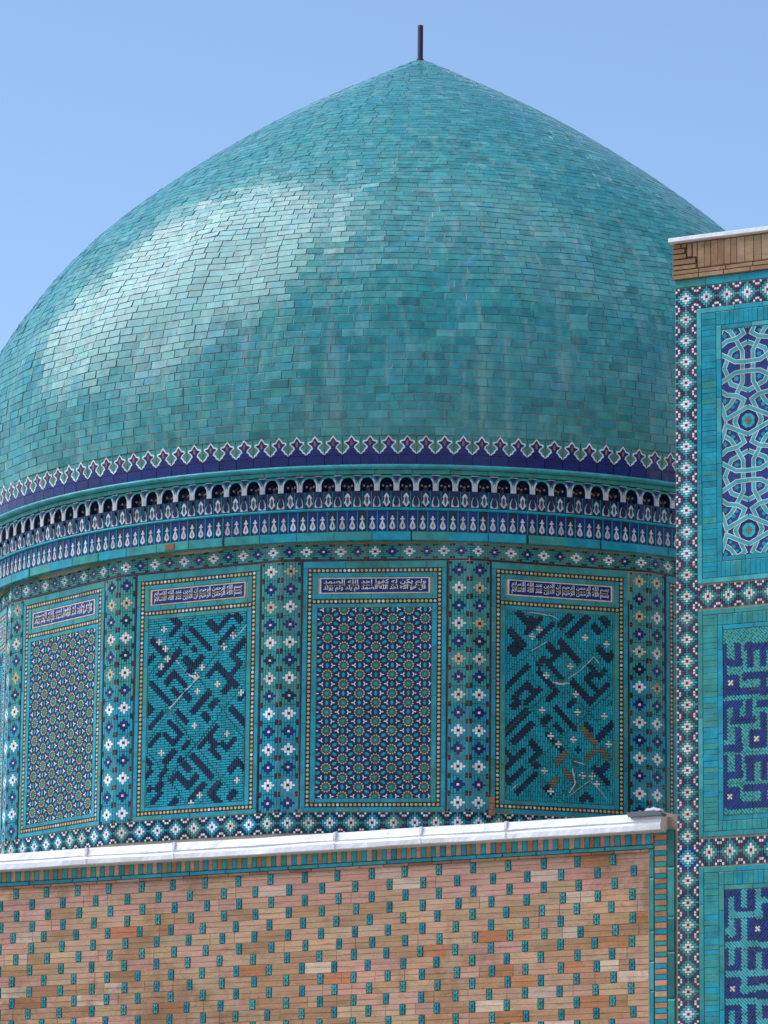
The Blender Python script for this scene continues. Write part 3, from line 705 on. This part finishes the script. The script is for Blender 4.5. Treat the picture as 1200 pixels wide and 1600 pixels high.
def drum_face(i, detail):
    F = Ffac[i]; hw = FW_ / 2
    b = MB(); b.box(-hw, hw, 6.9, 10.03, -.35, 0, 'mortar', 0, 0)
    fa = put('drum_face', b.mesh('drum_face'), tomb, F)
    if not detail: return
    # frieze
    for k in range(11): put('frieze_tile', frz['WB'[(k + i) % 2]], fa, F @ T(-hw + (k + .5) * FP, 9.9305) @ jit(.6))
    block('dark_course', fa, F, -hw, hw, 9.840, 9.857, .009, 'ink', .001)
    for sx in (-1, 1): block('dark_course', fa, F, min(sx * .683, sx * .698), max(sx * .683, sx * .698), 7.452, 9.838, .009, 'ink', .001)
    # flower columns at both edges
    for sx in (-1, 1):
        sw = U(8.4, 8.95)
        for k in range(14):
            zc_ = 7.452 + (k + .5) * COLH; new = zc_ < sw
            put('flower_tile', flw['WB'[(k + (sx > 0) + i) % 2], 1 if new else (2 if RN() < .3 else 0)], fa, F @ T(sx * .7985, zc_) @ jit(1.3, .002))
    for k in range(9): put('diamond_tile', dia[int(RN() > .25)], fa, F @ T(-hw + (k + .5) * DP, 7.449 - DP / 2) @ jit(.6))
    # framed panel
    top = ['teal', 'teal', 'turquoise']
    for y0, y1, mt, inner in ((9.772, 9.836, top, .681), (7.454, 7.496, TQ, .681)): runs('glazed_brick', fa, F, -inner, inner, y0, y1, mt, (.22, .42))
    for sx in (-1, 1):
        xs = sorted((sx * .681, sx * .637)); runs('glazed_brick', fa, F, *xs, 7.496, 9.772, TQ, (.25, .5))
        xs = sorted((sx * .637, sx * .593)); beads(fa, F, *xs, 7.496, 9.772)
        xs = sorted((sx * .593, sx * .545)); runs('glazed_brick', fa, F, *xs, 7.540, 9.430, TQ, (.25, .5)); 
        block('glazed_brick', fa, F, *sorted((sx * .593, sx * .545)), 9.475, 9.727, .010, 'teal', .002)
    beads(fa, F, -.593, .593, 9.727, 9.772); beads(fa, F, -.593, .593, 9.430, 9.475); beads(fa, F, -.593, .593, 7.496, 7.540)
    runs('glazed_brick', fa, F, -.545, .545, 9.684, 9.727, top, (.2, .4)); runs('glazed_brick', fa, F, -.545, .545, 9.475, 9.522, top, (.12, .25))
    runs('glazed_brick', fa, F, -.545, .545, 9.392, 9.430, top, (.2, .4)); runs('glazed_brick', fa, F, -.545, .545, 7.540, 7.577, TQ, (.25, .4))
    ins = put('inscription_tile', ins_mesh, fa, F @ T(0, 9.603))
    for me in tx['I' if i % 2 else 'D']:
        # lettering belongs to the tile mesh itself, so it is joined below
        pass
    if i % 2:
        ux, uy = A_ * math.cos(PI / 6), A_; nx = int(.6 / ux) + 1
        for ix in range(-nx, nx + 1):
            for iy in range(-7, 8):
                x, y = ix * ux + .02, 8.4845 + iy * uy + (ix % 2) * uy / 2; r = A_ * .78
                if x - r > FX1 or x + r < FX0 or y - r > FY1 or y + r < FY0: continue
                if x - r >= FX0 and x + r <= FX1 and y - r >= FY0 and y + r <= FY1: me = star0
                else: me = star_mesh((FX0 - x, FX1 - x, FY0 - y, FY1 - y))
                if me: put('star_tile', me, fa, F @ T(x, y))
    else:
        st, cs, pa, lat = KD[2 if i in (0, 2) else 4]
        b = MB(); b.box(FX0, FX1, FY0, FY1, -.01, .002, 'dark_teal', .5); put('panel_bed', b.mesh('panel_bed'), fa, F)
        bannai(F, FX0, FX1, FY0, FY1, .0240, 0, st, cs, 'navy', 'bright_turquoise', fa, pa, lat, bars=('h', 'v') if i in (0, 2) else ('v', 'h'))
def repair(i, ox, oy, src, txt):
    """smeared plaster along the open joints of a panel"""
    F = Ffac[i]; fa = [o_ for o_ in tomb.children if o_.name.startswith('drum_face') and (WM[o_.name].translation - F.translation).length < 1e-4][0]
    for ln in txt.split(';'):
        w_, seq = ln.split(':'); pl = fit_field(F, src, parse(F, ox, oy, ZC, seq))[0]; q = []
        for a_, b_ in zip(pl[:-1], pl[1:]):
            n_ = max(2, int(math.hypot(b_[0] - a_[0], b_[1] - a_[1]) / .03))
            q += [(a_[0] + (b_[0] - a_[0]) * k / n_ + U(-.004, .004), a_[1] + (b_[1] - a_[1]) * k / n_ + U(-.004, .004)) for k in range(n_)]
        q.append(pl[-1]); b = MB(); wd = float(w_)
        for a_, b_ in zip(q[:-1], q[1:]):
            ww = wd * U(.4, 1.3); d = Vector((b_[0] - a_[0], b_[1] - a_[1])); L_ = d.length or 1; nx_, ny_ = -d.y / L_ * ww / 2, d.x / L_ * ww / 2
            b.prism([(a_[0] + nx_, a_[1] + ny_), (a_[0] - nx_, a_[1] - ny_), (b_[0] - nx_ * .8, b_[1] - ny_ * .8), (b_[0] + nx_ * .8, b_[1] + ny_ * .8)], 0, .0125 + U(0, .003), 'plaster')
        put('plaster_joint', b.mesh('plaster_joint'), fa, F)
def join_lettering():
    """inscription tiles carry their lettering in their own mesh"""
    out_ = {}
    for key in tx:
        b = MB(); 
        me0 = ins_mesh; vs_ = [tuple(v.co) for v in me0.vertices]; fs = [tuple(p.vertices) for p in me0.polygons]; mi = [me0.materials[p.material_index].name for p in me0.polygons]
        b.v += vs_; b.f += fs; b.m += [b.mi(n) for n in mi]; b.r += [.4] * len(fs)
        for me in tx[key]:
            o0 = len(b.v); b.v += [tuple(v.co) for v in me.vertices]; k = b.mi(me.materials[0].name)
            for p in me.polygons: b.f.append(tuple(o0 + q for q in p.vertices)); b.m.append(k); b.r.append(.5)
        out_[key] = b.mesh('inscription_tile')
    return out_
INS = join_lettering()
for i in range(16):
    drum_face(i, i in (0, 1, 2, 3, 4, 5))
fa4 = [o_ for o_ in tomb.children if o_.name.startswith('drum_face') and (WM[o_.name].translation - Ffac[4].translation).length < 1e-4][0]
for k in range(3): block('exposed_brick', fa4, Ffac[4], -.702, -.640, 7.425 + k * .058, 7.481 + k * .058, .016, 'brick', .002, 1.0, (.38, .20, .12))
block('exposed_brick', core, ringframe(-.54, 4.605), -.05, .06, 10.02, 10.085, .046, 'brick', .002, 1.0, (.30, .11, .07))
repair(2, 205, 940, (pts1(Ffac[2], 205, 940, ZC, "138,1465")[0], pts1(Ffac[2], 205, 940, ZC, "812,85")[0]), ".010:300,770 330,735 360,700 395,655 430,620 490,555;.022:430,530 470,555 500,545;.007:345,425 385,480 430,530;.006:700,300 760,250 815,180")
repair(4, 765, 940, (pts1(Ffac[4], 765, 940, ZC, "118,1480")[0], pts1(Ffac[4], 765, 940, ZC, "865,85")[0]), ".020:440,585 490,600 560,595;.006:550,560 630,500 700,420;.008:690,440 720,390 760,440;.006:300,350 350,320 400,280;.012:560,1430 600,1350 580,1240;.005:560,1450 630,1390 700,1330;.005:700,1330 770,1410 830,1490;.010:590,1180 660,1210;.006:150,1410 210,1360;.007:280,60 430,80 480,110")
for o in COL.objects:
    if o.name.startswith('inscription_tile'):
        i_ = [k for k in Ffac if (Ffac[k].translation - WM[o.parent.name].translation).length < 1e-4][0]
        o.data = INS['I' if i_ % 2 else 'D']

# ------------------------------------------------------------------ brick wall in front
FWL = frame(-TW, (AX - 5.3 * math.sin(TW), AY - 5.3 * math.cos(TW), 0))
wall = thing('brick_wall', 'tan brick wall studded with turquoise star plugs under a white metal coping', 'wall', FWL @ Vector((1.8, 0, 0)))
XL, XR = -3.2, 5.083
b = MB(); b.box(XL - .02, 5.62, 0, 7.06, -.098, -.0182, 'mortar', 0, 0, True)
wcore = put('wall_core', b.mesh('wall_core'), wall, FWL)
ROW = .1027; PITCH_ = .3455
PINK, TAN, BROWN, RED, PALE = (.56, .31, .23), (.53, .33, .205), (.44, .25, .14), (.47, .20, .095), (.60, .44, .33)
def vary(cc, k=.12): q = U(1 - k, 1 + k); return tuple(min(.9, x * q * U(.96, 1.04)) for x in cc)
def brick_colour(x, y, row):
    pk = .80 if row < 3 else (.50 if x < -.3 and row < 9 else .12)
    if row >= 3 and x > 1 and y < 6.1: wts = (.12, .45, .30, .08, .05)
    else: wts = (pk, (1 - pk) * .75, (1 - pk) * .25, .03, .05)
    return vary(random.choices((PINK, TAN, BROWN, RED, PALE), wts)[0])
pieces = []; stars = []
nrow = 21
for rI in range(nrow):
    y1 = 6.757 - rI * ROW + (.012 if rI == 0 else 0); y0 = 6.757 - (rI + 1) * ROW
    off = (rI % 2) * PITCH_ / 2 + U(-.02, .02); x = XL + off - PITCH_; last = XL
    while True:
        sx = x + U(-.010, .010); end = sx > XR - .05
        a0, a1 = last, (XR if end else sx - .0285)
        if a1 - a0 > .03:
            cc = brick_colour((a0 + a1) / 2, y0, rI); cuts = [a0, a1]
            if a1 - a0 > .2 and RN() < .28: cuts = [a0, a0 + (a1 - a0) * random.choice((.35, .5, .66)), a1]
            for p, q in zip(cuts[:-1], cuts[1:]):
                if RN() < .35: cc = brick_colour((p + q) / 2, y0, rI)
                ym = (y0 + y1) / 2 + U(-.003, .003)
                pieces.append((p, q, y0, ym, vary(cc, .05))); pieces.append((p, q, ym, y1, vary(cc, .07)))
        if end: break
        if sx > XL: stars.append((sx, (y0 + y1) / 2))
        last = sx + .0285; x += PITCH_
def psize(it):
    p, q, y0, y1 = it[:4]; P = FWL @ Vector(((p + q) / 2, (y0 + y1) / 2, 0)); d = P - CAM; dp = d.dot(fw); X = 600 + FPX * d.dot(RT) / dp; Y = 800 - FPX * d.dot(UP) / dp
    return ((q - p) * (y1 - y0) / dp ** 2) * (1 if -20 < X < 1220 and Y < 1610 else .01)
pieces.sort(key=psize, reverse=True)
FBR = FWL @ T(0, 0, -.038)
b = MB(); b.cols = []
for i, (p, q, y0, y1, cc) in enumerate(pieces):
    if i < 300: block('brick', wcore, FBR, p, q, y0, y1, .024 * U(.96, 1.12), 'brick', .0011, .35, cc)
    else:
        n0 = len(b.f); g = .0011; b.box(p + g, q - g, y0 + g, y1 - g, -.045, -.038 + .024 * U(.96, 1.12), 'brick_joined', RN(), .0016); b.cols += [cc] * (len(b.f) - n0)
put('brickwork', b.mesh('brickwork'), wcore, FWL, 'stuff')
b = MB(); b.cols = []
z = 6.757 - nrow * ROW
while z > 0:                                      # plain courses down to the ground, below the picture
    xx = XL - U(0, .2)
    while xx < XR:
        n0 = len(b.f); L = U(.24, .30); b.box(max(xx, XL) + .002, min(xx + L, XR) - .002, max(0, z - ROW / 2) + .002, z - .002, -.045, -.014, 'brick_joined', RN(), .0016); b.cols += [brick_colour(2, 5, 9)] * (len(b.f) - n0); xx += L
    z -= ROW / 2
put('lower_brickwork', b.mesh('lower_brickwork'), wcore, FWL, 'stuff')
def star_plug(k):
    b = MB(); w_, h_ = .0265, ROW / 2 - .005
    b.box(-w_, w_, -h_, h_, -.03, .012, 'plug_dark', .3)
    mt = ('turquoise', 'sky_turquoise', 'turquoise', 'pale_teal')[k]
    for sx in (-1, 1):
        for sy in (-1, 1):
            b.prism([(sx * .003, sy * .004), (sx * .022, sy * .002), (sx * .024, sy * .015), (sx * .007, sy * .010)], 0, .016, mt)
            b.prism([(sx * .002, sy * .012), (sx * .018, sy * .022), (sx * .023, sy * .044), (sx * .003, sy * .038)], 0, .016, mt)
    return b
plugs = [star_plug(k).mesh('star_plug') for k in range(4)]
def ssize(st): return psize((st[0] - .03, st[0] + .03, st[1] - .05, st[1] + .05))
stars.sort(key=ssize, reverse=True)
b = MB()
for i, (x, y) in enumerate(stars):
    kk = random.choices((0, 1, 2, 3), (.4, .2, .15, .25))[0]
    if i < 300: put('star_plug', plugs[kk], wcore, FWL @ T(x, y, -.024) @ jit(1.2, .002) @ Matrix.Rotation(random.choice((0, PI)), 4, 'Z'))
    else:
        q = star_plug(kk); o0 = len(b.v); b.v += [(vx + x, vy + y, vz - .024) for vx, vy, vz in q.v]
        for f_, m_, r_ in zip(q.f, q.m, q.r): b.f.append(tuple(o0 + e for e in f_)); b.m.append(b.mi(q.names[m_])); b.r.append(r_)
put('star_plugs', b.mesh('star_plugs'), wcore, FWL, 'stuff')
# glazed frame: string course, soldier course, upright border
FS = FWL @ T(0, 0, -.03)
x = XL
while x < 5.095:                                  # brown rounded edge bricks
    L = U(.19, .27); L = min(L, 5.095 - x); block('edge_brick', wcore, FS, x, x + L, 6.759, 6.784, .042, 'brick', .0015, .5, vary(random.choice([(.24, .13, .09), (.32, .21, .16), (.36, .17, .11), (.40, .28, .22)]))); x += L
block('edge_brick', wcore, FS, 5.083, 5.097, 4.2, 6.757, .040, 'brick', .001, .1, (.42, .29, .18))
runs('glazed_brick', wcore, FWL @ T(0, 0, -.035), XL, 5.137, 6.786, 6.821, TQ, (.25, .5), .044)
runs('glazed_brick', wcore, FWL @ T(0, 0, -.035), 5.097, 5.137, 4.2, 6.784, ['turquoise', 'sky_turquoise', 'teal'], (.22, .5), .044)
runs('glazed_brick', wcore, FWL @ T(0, 0, -.035), 5.268, 5.335, 4.2, 6.95, ['turquoise', 'turquoise', 'dark_teal', 'teal'], (.22, .5), .044)
x = XL; k = 0
while x < 5.137:
    w_ = (.050 if k % 2 else .052) * U(.88, 1.12)
    if k % 2: block('soldier_brick', wcore, FWL @ T(0, 0, -.035), x, min(x + w_, 5.137), 6.823, 6.96, .043, 'brick', .002, .6, vary(random.choice([PINK, RED, TAN, BROWN, PINK])))
    else: block('soldier_tile', wcore, FWL @ T(0, 0, -.035), x, min(x + w_, 5.137), 6.823, 6.96, .044, 'teal' if x < 2.4 and RN() < .7 else random.choice(TQ), .002, .6)
    x += w_; k += 1
y = 6.95; k = 0
while y > 4.2:
    w_ = (.052 if k % 2 else .044) * U(.9, 1.12)
    if k % 2: block('soldier_brick', wcore, FWL @ T(0, 0, -.035), 5.142, 5.263, y - w_, y, .043, 'brick', .003, .6, vary(random.choice([RED, TAN, BROWN, BROWN, PINK])))
    else: block('soldier_tile', wcore, FWL @ T(0, 0, -.035), 5.142, 5.263, y - w_, y, .044, random.choice(TQ), .003, .6)
    y -= w_; k += 1
b = MB(); b.box(5.137, 5.268, 4.2, 6.95, -.03, -.010, 'plaster', 0); put('joint_mortar', b.mesh('joint_mortar'), wcore, FWL)
# sheet metal coping
def wob(x, s_): return math.sin(x * 2.1 + s_) * .5 + math.sin(x * 5.3 + s_ * 2.7) * .3 + math.sin(x * 11.7 + s_ * 1.3) * .2
b = MB(); km = b.mi('sheet_metal'); xs = [XL + i * .06 for i in range(int((5.27 - XL) / .06) + 1)]; pr = []
for x in xs:
    w1, w2, w3 = wob(x, 0), wob(x, 2), wob(x, 4)
    pr.append([(-.02, 6.922), (.125 + .004 * w1, 6.925 + .004 * w2), (.138 + .004 * w1, 6.932 + .004 * w2), (.138 + .005 * w2, 6.978 + .006 * w3), (.126 + .006 * w2, 6.995 + .006 * w3), (.120 + .004 * w2, 7.003 + .005 * w3), (.130 + .004 * w1, 7.012 + .004 * w3), (.112 + .004 * w1, 7.078 + .004 * w2), (.09, 7.086 + .004 * w2), (-.5, 7.12), (-.5, 6.95)])
m_ = len(pr[0])
for x, P in zip(xs, pr): b.v += [(x, v_, z_) for z_, v_ in P]
for i in range(len(xs) - 1):
    for q in range(m_ - 1): b.f.append((i * m_ + q, (i + 1) * m_ + q, (i + 1) * m_ + q + 1, i * m_ + q + 1)); b.m.append(km); b.r.append(0)
b.f.append(tuple((len(xs) - 1) * m_ + q for q in range(m_))); b.m.append(km); b.r.append(0)
cop = put('metal_coping', b.mesh('metal_coping'), wall, FWL)
for x in (-2.5, -.62, .33, 2.02, 2.9, 3.75):
    b = MB(); b.prism([(-.012, 7.015), (.012, 7.02), (.016, 7.088), (-.010, 7.084)], .10, .142, 'sheet_metal'); b.box(-.006, .008, 6.93, 6.985, .12, .146, 'sheet_metal'); put('coping_seam', b.mesh('coping_seam'), cop, FWL @ T(x, 0, 0))
# grey flashing lying on the end of the coping
fl = thing('grey_flashing', 'folded dark grey metal flashing on the right end of the white coping', 'flashing', FWL @ Vector((5.1, 7.06, .14)))
b = MB(); b.prism([(4.965, 7.052), (5.28, 7.055), (5.285, 7.075), (5.22, 7.100), (4.945, 7.094)], .05, .165, 'grey_metal', back=True); put('flashing_sheet', b.mesh('flashing_sheet'), fl, FWL)
b = MB(); b.prism([(5.10, 7.100), (5.26, 7.098), (5.25, 7.118), (5.21, 7.121), (5.19, 7.135), (5.165, 7.122), (5.13, 7.127)], .06, .13, 'sheet_metal', back=True); put('crumpled_edge', b.mesh('crumpled_edge'), fl, FWL)

# ------------------------------------------------------------------ portal at the right
FG = frame(-TW, (AX - 5.8 * math.sin(TW), AY - 5.8 * math.cos(TW), 0))
portal = thing('tiled_portal', 'tall portal pier faced with turquoise and blue mosaic under brick cornice', 'portal', FG @ Vector((6.3, 0, 0)))
PL, PR = 5.585, 7.00
b = MB(); b.box(PL, PR, 0, 12.07, -2.4, 0, 'mortar', 0, 0, True); b.box(PR, 11.0, 0, 12.07, -2.4, -.45, 'mortar', 0, 0, True)
pc = put('pier_core', b.mesh('pier_core'), portal, FG)
# plain brickwork of the recessed wall beyond the pier
b = MB(); b.cols = []; y = 12.05
while y > 0:
    x = PR - U(0, .2)
    while x < 11.0:
        n0 = len(b.f); L = U(.23, .29); b.box(max(x, PR + .002) + .002, min(x + L, 11.0) - .002, max(0, y - .065) + .002, y - .002, -.46, -.440 + U(-.003, .003), 'brick_joined', RN(), .0016); b.cols += [vary(random.choice((TAN, BROWN, TAN, PINK)))] * (len(b.f) - n0); x += L
    y -= .065
put('side_brickwork', b.mesh('side_brickwork'), pc, FG, 'stuff')
# brick cornice
x = PL; BCOL = [(.36, .235, .135), (.31, .20, .115), (.40, .27, .165)]
for y0, y1 in ((11.735, 11.775), (11.777, 11.815)):
    x = PL - .01
    while x < PR: L = U(.22, .30); block('cornice_brick', pc, FG, x, min(x + L, PR), y0, y1, .045, 'brick', .002, .8, vary(random.choice(BCOL))); x += L
x = PL + .235
while x < PR:
    L = U(.055, .085); block('cornice_brick', pc, FG, x, min(x + L, PR), 11.818, 12.055, .045, 'brick', .002, 1.0, vary(random.choice(BCOL))); x += L
for k, (x0, x1, y0, y1) in enumerate(((-.01, .225, 11.818, 11.86), (-.01, .215, 11.863, 11.915), (-.01, .125, 11.918, 11.965), (-.01, .11, 11.968, 12.012), (-.01, .07, 12.015, 12.055), (.135, .18, 11.93, 12.055), (.187, .232, 11.922, 12.055), (.078, .128, 12.015, 12.055))):
    block('cornice_brick', pc, FG, PL + x0, PL + x1, y0, y1, .045, 'brick', .003, 1.5, vary(random.choice(BCOL)))
b = MB(); km = b.mi('sheet_metal'); pr = [(-.1, 12.062), (.085, 12.062), (.10, 12.068), (.10, 12.098), (.085, 12.106), (-1.2, 12.15)]
xs = [PL - .022 + i * .1 for i in range(16)]
for x in xs: b.v += [(x, v_ + .003 * wob(x, 1), z_ + .004 * wob(x, 3)) for z_, v_ in pr]
for i in range(len(xs) - 1):
    for q in range(len(pr) - 1): b.f.append((i * 6 + q, i * 6 + 6 + q, i * 6 + 7 + q, i * 6 + 1 + q)); b.m.append(km); b.r.append(0)
b.f.append((5, 4, 3, 2, 1, 0)); b.m.append(km); b.r.append(0)
put('roof_edge', b.mesh('roof_edge'), portal, FG)
runs('glazed_brick', pc, FG, PL, PR, 11.662, 11.732, ['turquoise', 'turquoise', 'teal'], (.2, .34), .014)
PM1 = {'t': 'teal', 'W': 'ivory', 'N': 'aubergine', 'n': 'aubergine'}; PM2 = dict(PM1, t='sky_turquoise', W='white_glaze'); PM3 = dict(PM2, n='violet_blue', N='violet_blue')
MW, MH = .2, .1905
mos_v = [bitmap(transpose(diamond()), MW, MH - .001, q, 'h', z1=.010, maxlen=4).mesh('mosaic_tile') for q in (PM1, PM2, PM3)]
mos_h = [bitmap(diamond(), .184, .2, q, 'v', z1=.010, maxlen=4).mesh('mosaic_tile') for q in (PM1, PM2, PM3)]
MX0 = PL + .004; MX1 = MX0 + MW                   # left mosaic column
RX0, RX1 = 6.765, 6.965
y = 11.658 - MH / 2; k = 0
while y > 4.4:
    mt = 1 if y > 9.2 else (0 if y > 6.2 or RN() < .7 else 1)
    if abs(y - 6.70) < .1: mt = 2
    put('mosaic_tile', mos_v[mt], pc, FG @ T((MX0 + MX1) / 2, y) @ jit(.7)); put('mosaic_tile', mos_v[mt], pc, FG @ T((RX0 + RX1) / 2, y) @ jit(.7)); y -= MH
def mosaic_row(yc, h, mt):
    n = 5; p_ = (RX0 - MX1 - .006) / n
    for k in range(n): put('mosaic_tile', mos_h[mt], pc, FG @ T(MX1 + .003 + (k + .5) * p_, yc) @ jit(.6) @ Matrix.Diagonal(((p_ - .001) / .184, h / .2, 1, 1)))
mosaic_row(11.558, .196, 1); mosaic_row(8.880, .205, 0); mosaic_row(6.652, .232, 0)
QL, QR = MX1 + .005, RX0 - .005                   # turquoise frames
def tframe(y0, y1, fy0, fy1, mats, strip_m, inner_m):
    fx0, fx1 = QL + .236, QR - .236
    for sx in (0, 1):
        g = lambda a, b_: (QL + a, QL + b_) if not sx else (QR - b_, QR - a)
        runs('glazed_brick', pc, FG, *g(0, .044), y0, y1, strip_m, (.2, .42), .013, .0015)
        runs('glazed_brick', pc, FG, *g(.186, .234), fy0 - .042, fy1 + .042, inner_m, (.2, .42), .013, .0015)
        yy = y0 + .046
        while yy < y1 - .047:
            L = U(.04, .062); L = min(L, y1 - .046 - yy); block('glazed_brick', pc, FG, *g(.046, .184), yy, yy + L, .012, random.choice(mats), .001, .9); yy += L
    for (a, b_, m_) in ((y0, y0 + .044, strip_m), (y1 - .044, y1, strip_m)): runs('glazed_brick', pc, FG, QL + .044, QR - .044, a, b_, m_, (.2, .42), .013, .0015)
    for (a, b_) in ((fy0 - .042, fy0 - .002), (fy1 + .002, fy1 + .042)): runs('glazed_brick', pc, FG, fx0, fx1, a, b_, inner_m, (.18, .3), .013, .0015)
    for (a, b_) in ((y0 + .046, fy0 - .044), (fy1 + .044, y1 - .046)):
        x = QL + .186
        while x < QR - .187:
            L = U(.035, .055); L = min(L, QR - .186 - x); block('glazed_brick', pc, FG, x, x + L, a, b_, .012, random.choice(mats), .001, .9); x += L
    return fx0, fx1
TA = ['turquoise'] * 5 + ['teal']
f1 = tframe(8.995, 11.455, 9.221, 11.243, TA, ['sky_turquoise', 'turquoise'], ['sky_turquoise', 'turquoise'])
f2 = tframe(6.785, 8.760, 6.958, 8.575, ['teal', 'teal', 'teal', 'turquoise'], ['teal', 'teal', 'sky_turquoise'], ['turquoise'])
f3 = tframe(4.50, 6.522, 4.72, 6.320, ['teal', 'teal', 'teal', 'turquoise'], ['teal', 'turquoise'], ['turquoise', 'teal'])
# interlaced strapwork panel, one period built as tiles
FX_ = (f1[0] + f1[1]) / 2; PER = .480
zx, zy = .00083, .480 / 615
ring = [(0, -278), (-192, -188), (-270, 0), (-192, 188), (0, 278)]
lines = [(ring, 1), ([(-310, -500), (-200, -420), (-125, -300), (-60, -175), (-60, 175), (-125, 300), (-200, 420), (-310, 500)], 2),
         ([(-310, 165), (-140, 62), (0, 55)], 3), ([(-310, -165), (-140, -62), (0, -55)], 3),
         ([(-310, 255), (-240, 310), (-125, 330), (-45, 382), (-150, 615), (-45, 848)], 4), ([(-310, -255), (-240, -310), (-125, -330), (-45, -382), (-150, -615), (-45, -848)], 4),
         ([(-310, 400), (-250, 588), (0, 465)], 5), ([(-310, -400), (-250, -588), (0, -465)], 5), ([(-310, 830), (-250, 642), (0, 765)], 5), ([(-310, -830), (-250, -642), (0, -765)], 5)]
ry = 10.892
for n_ in range(-1, 4):
    yc = ry - n_ * 2 * PER * 1.013
    for sx in (0, 1):
        bx = (f1[0] - FX_ + .001, -.0008) if not sx else (.0008, f1[1] - FX_ - .001)
        for half in (0, 1):
            b = MB(); yb = (-PER * 1.013 + .001, -.001) if half else (.001, PER * 1.013 - .001)
            lo, hi = max(yb[0], 9.223 - yc), min(yb[1], 11.241 - yc)
            if hi - lo < .02: continue
            box = (bx[0], bx[1], lo, hi)
            b.box(bx[0], bx[1], lo, hi, -.02, .003, 'violet_blue', .4)
            for pts, lay in lines:
                q = [((-x if not sx else x) * -1 * zx if True else 0, -y * zy) for x, y in pts]
                q = [((x if not sx else -x), y) for x, y in [(px * zx, -py * zy) for px, py in pts]]
                strip(b, q, .043, 0, .003 + lay * .0012, 'ivory', box, .6); strip(b, q, .030, 0, .0037 + lay * .0012, 'sky_turquoise', box, .45)
            for (px, py, rx, ry_) in ((-265, 375, 34, 40), (-265, -375, 34, 40), (-130, 130, 36, 36), (-130, -130, 36, 36)):
                qs = []
                for k in range(10): rr = 1 if k % 2 == 0 else .55; qs.append(((px + rx * rr * math.cos(k * PI / 5)) * zx * (1 if not sx else -1), (py + ry_ * rr * math.sin(k * PI / 5)) * zy))
                qs = clip(qs, *box)
                if qs: b.prism(qs, 0, .0055, 'turquoise')
            for sy in (1, -1):
                px, py = -172, 452 * sy; dx, dy = -38, 52 * sy
                for t_, w_ in ((0, 26), (-1, 20), (1, 20)):
                    qs = clip([((px + dx * t_ + w_ * math.cos(k * PI / 3)) * zx * (1 if not sx else -1), (py + dy * t_ + w_ * math.sin(k * PI / 3)) * zy) for k in range(6)], *box)
                    if qs: b.prism(qs, 0, .0055, 'turquoise')
                for rr, mt, zz_ in ((112, 'cobalt', .0045), (78, 'sky_turquoise', .0060), (40, 'teal', .0064), (20, 'red_glaze', .007)):
                    qs = clip([(x * zx, y * zy + sy * 615 * zy) for x, y in disc(0, 0, rr, rr, 8, PI / 8)], *box)
                    if qs: b.prism(qs, 0, zz_, mt)
            put('strapwork_tile', b.mesh('strapwork_tile'), pc, FG @ T(FX_, yc))
# squared lettering panels
def squares(o_, sc_, txt): return [zpts(FG, *o_, sc_, [tuple(map(float, q.split(','))) for q in ln.split()]) for ln in txt.split(';')]
S2 = "270,215 270,590;375,210 375,340;250,340 390,340;250,575 620,555;475,200 475,350;450,208 610,195;580,200 580,345;450,452 620,432;580,435 580,565;250,682 395,667;270,680 270,930;370,670 370,800;350,805 500,795;475,660 475,795;560,672 620,662;590,765 590,865;380,885 380,1035;250,1032 400,1022;270,1110 270,1490;380,1110 380,1245;250,1252 395,1247;250,1492 620,1472;480,1115 480,1260;455,1115 610,1102;590,1105 590,1255;450,1352 620,1338;590,1345 590,1475"
S2B = "320,510;537,955;322,1415"
st = [(pl, .030, 'violet_blue') for pl in squares((1080, 970), 5.1613, S2)]
cs = [uv(FG, 1080 + x / 5.1613, 970 + y / 5.1613) for x, y in ((320, 510), (537, 955), (322, 1415))]
st += [([(x - .001, y), (x + .001, y)], .080, 'violet_blue') for x, y in cs]
ext = [([(2 * f2[1] - .5 - q[0], q[1]) for q in pl], w_, m_) for pl, w_, m_ in st if max(q[0] for q in pl) < f2[0] + .2]
ext = [(pl, w_, m_) for pl, w_, m_ in ext if min(q[0] for q in pl) > 6.47]
bannai(FG, f2[0], f2[1], 6.960, 8.573, .0208, PI / 4, st + ext, cs, 'violet_blue', 'pale_teal', pc, name='mosaic_slab', bars=('v', 'h'))
S3 = "335,560 335,850;250,830 350,830;445,480 445,600;560,480 560,700;350,690 580,690;445,690 445,1320;570,572 760,575;250,940 760,935;340,960 340,1090;320,1180 760,1168;565,1030 565,1170;430,1310 590,1297;250,1420 760,1412;455,1440 455,1570;570,1430 570,1640;340,1520 340,1640;680,690 680,920;650,1300 720,1300"
st = [(pl, .029, 'sky_turquoise') for pl in squares((1080, 1300), 5.3333, S3)]
st += [([(x, y - 1.02) for x, y in pl], w_, m_) for pl, w_, m_ in st if min(q[1] for q in pl) > 5.55]
cs = [uv(FG, 1080 + x / 5.3333, 1300 + y / 5.3333) for x, y in ((560, 810), (345, 1300))]; cs += [(x, y - 1.02) for x, y in cs]
bannai(FG, f3[0], f3[1], 4.722, 6.318, .0208, PI / 4, st, cs, 'sky_turquoise', 'violet_blue', pc, name='mosaic_slab', bars=('h', 'v'))
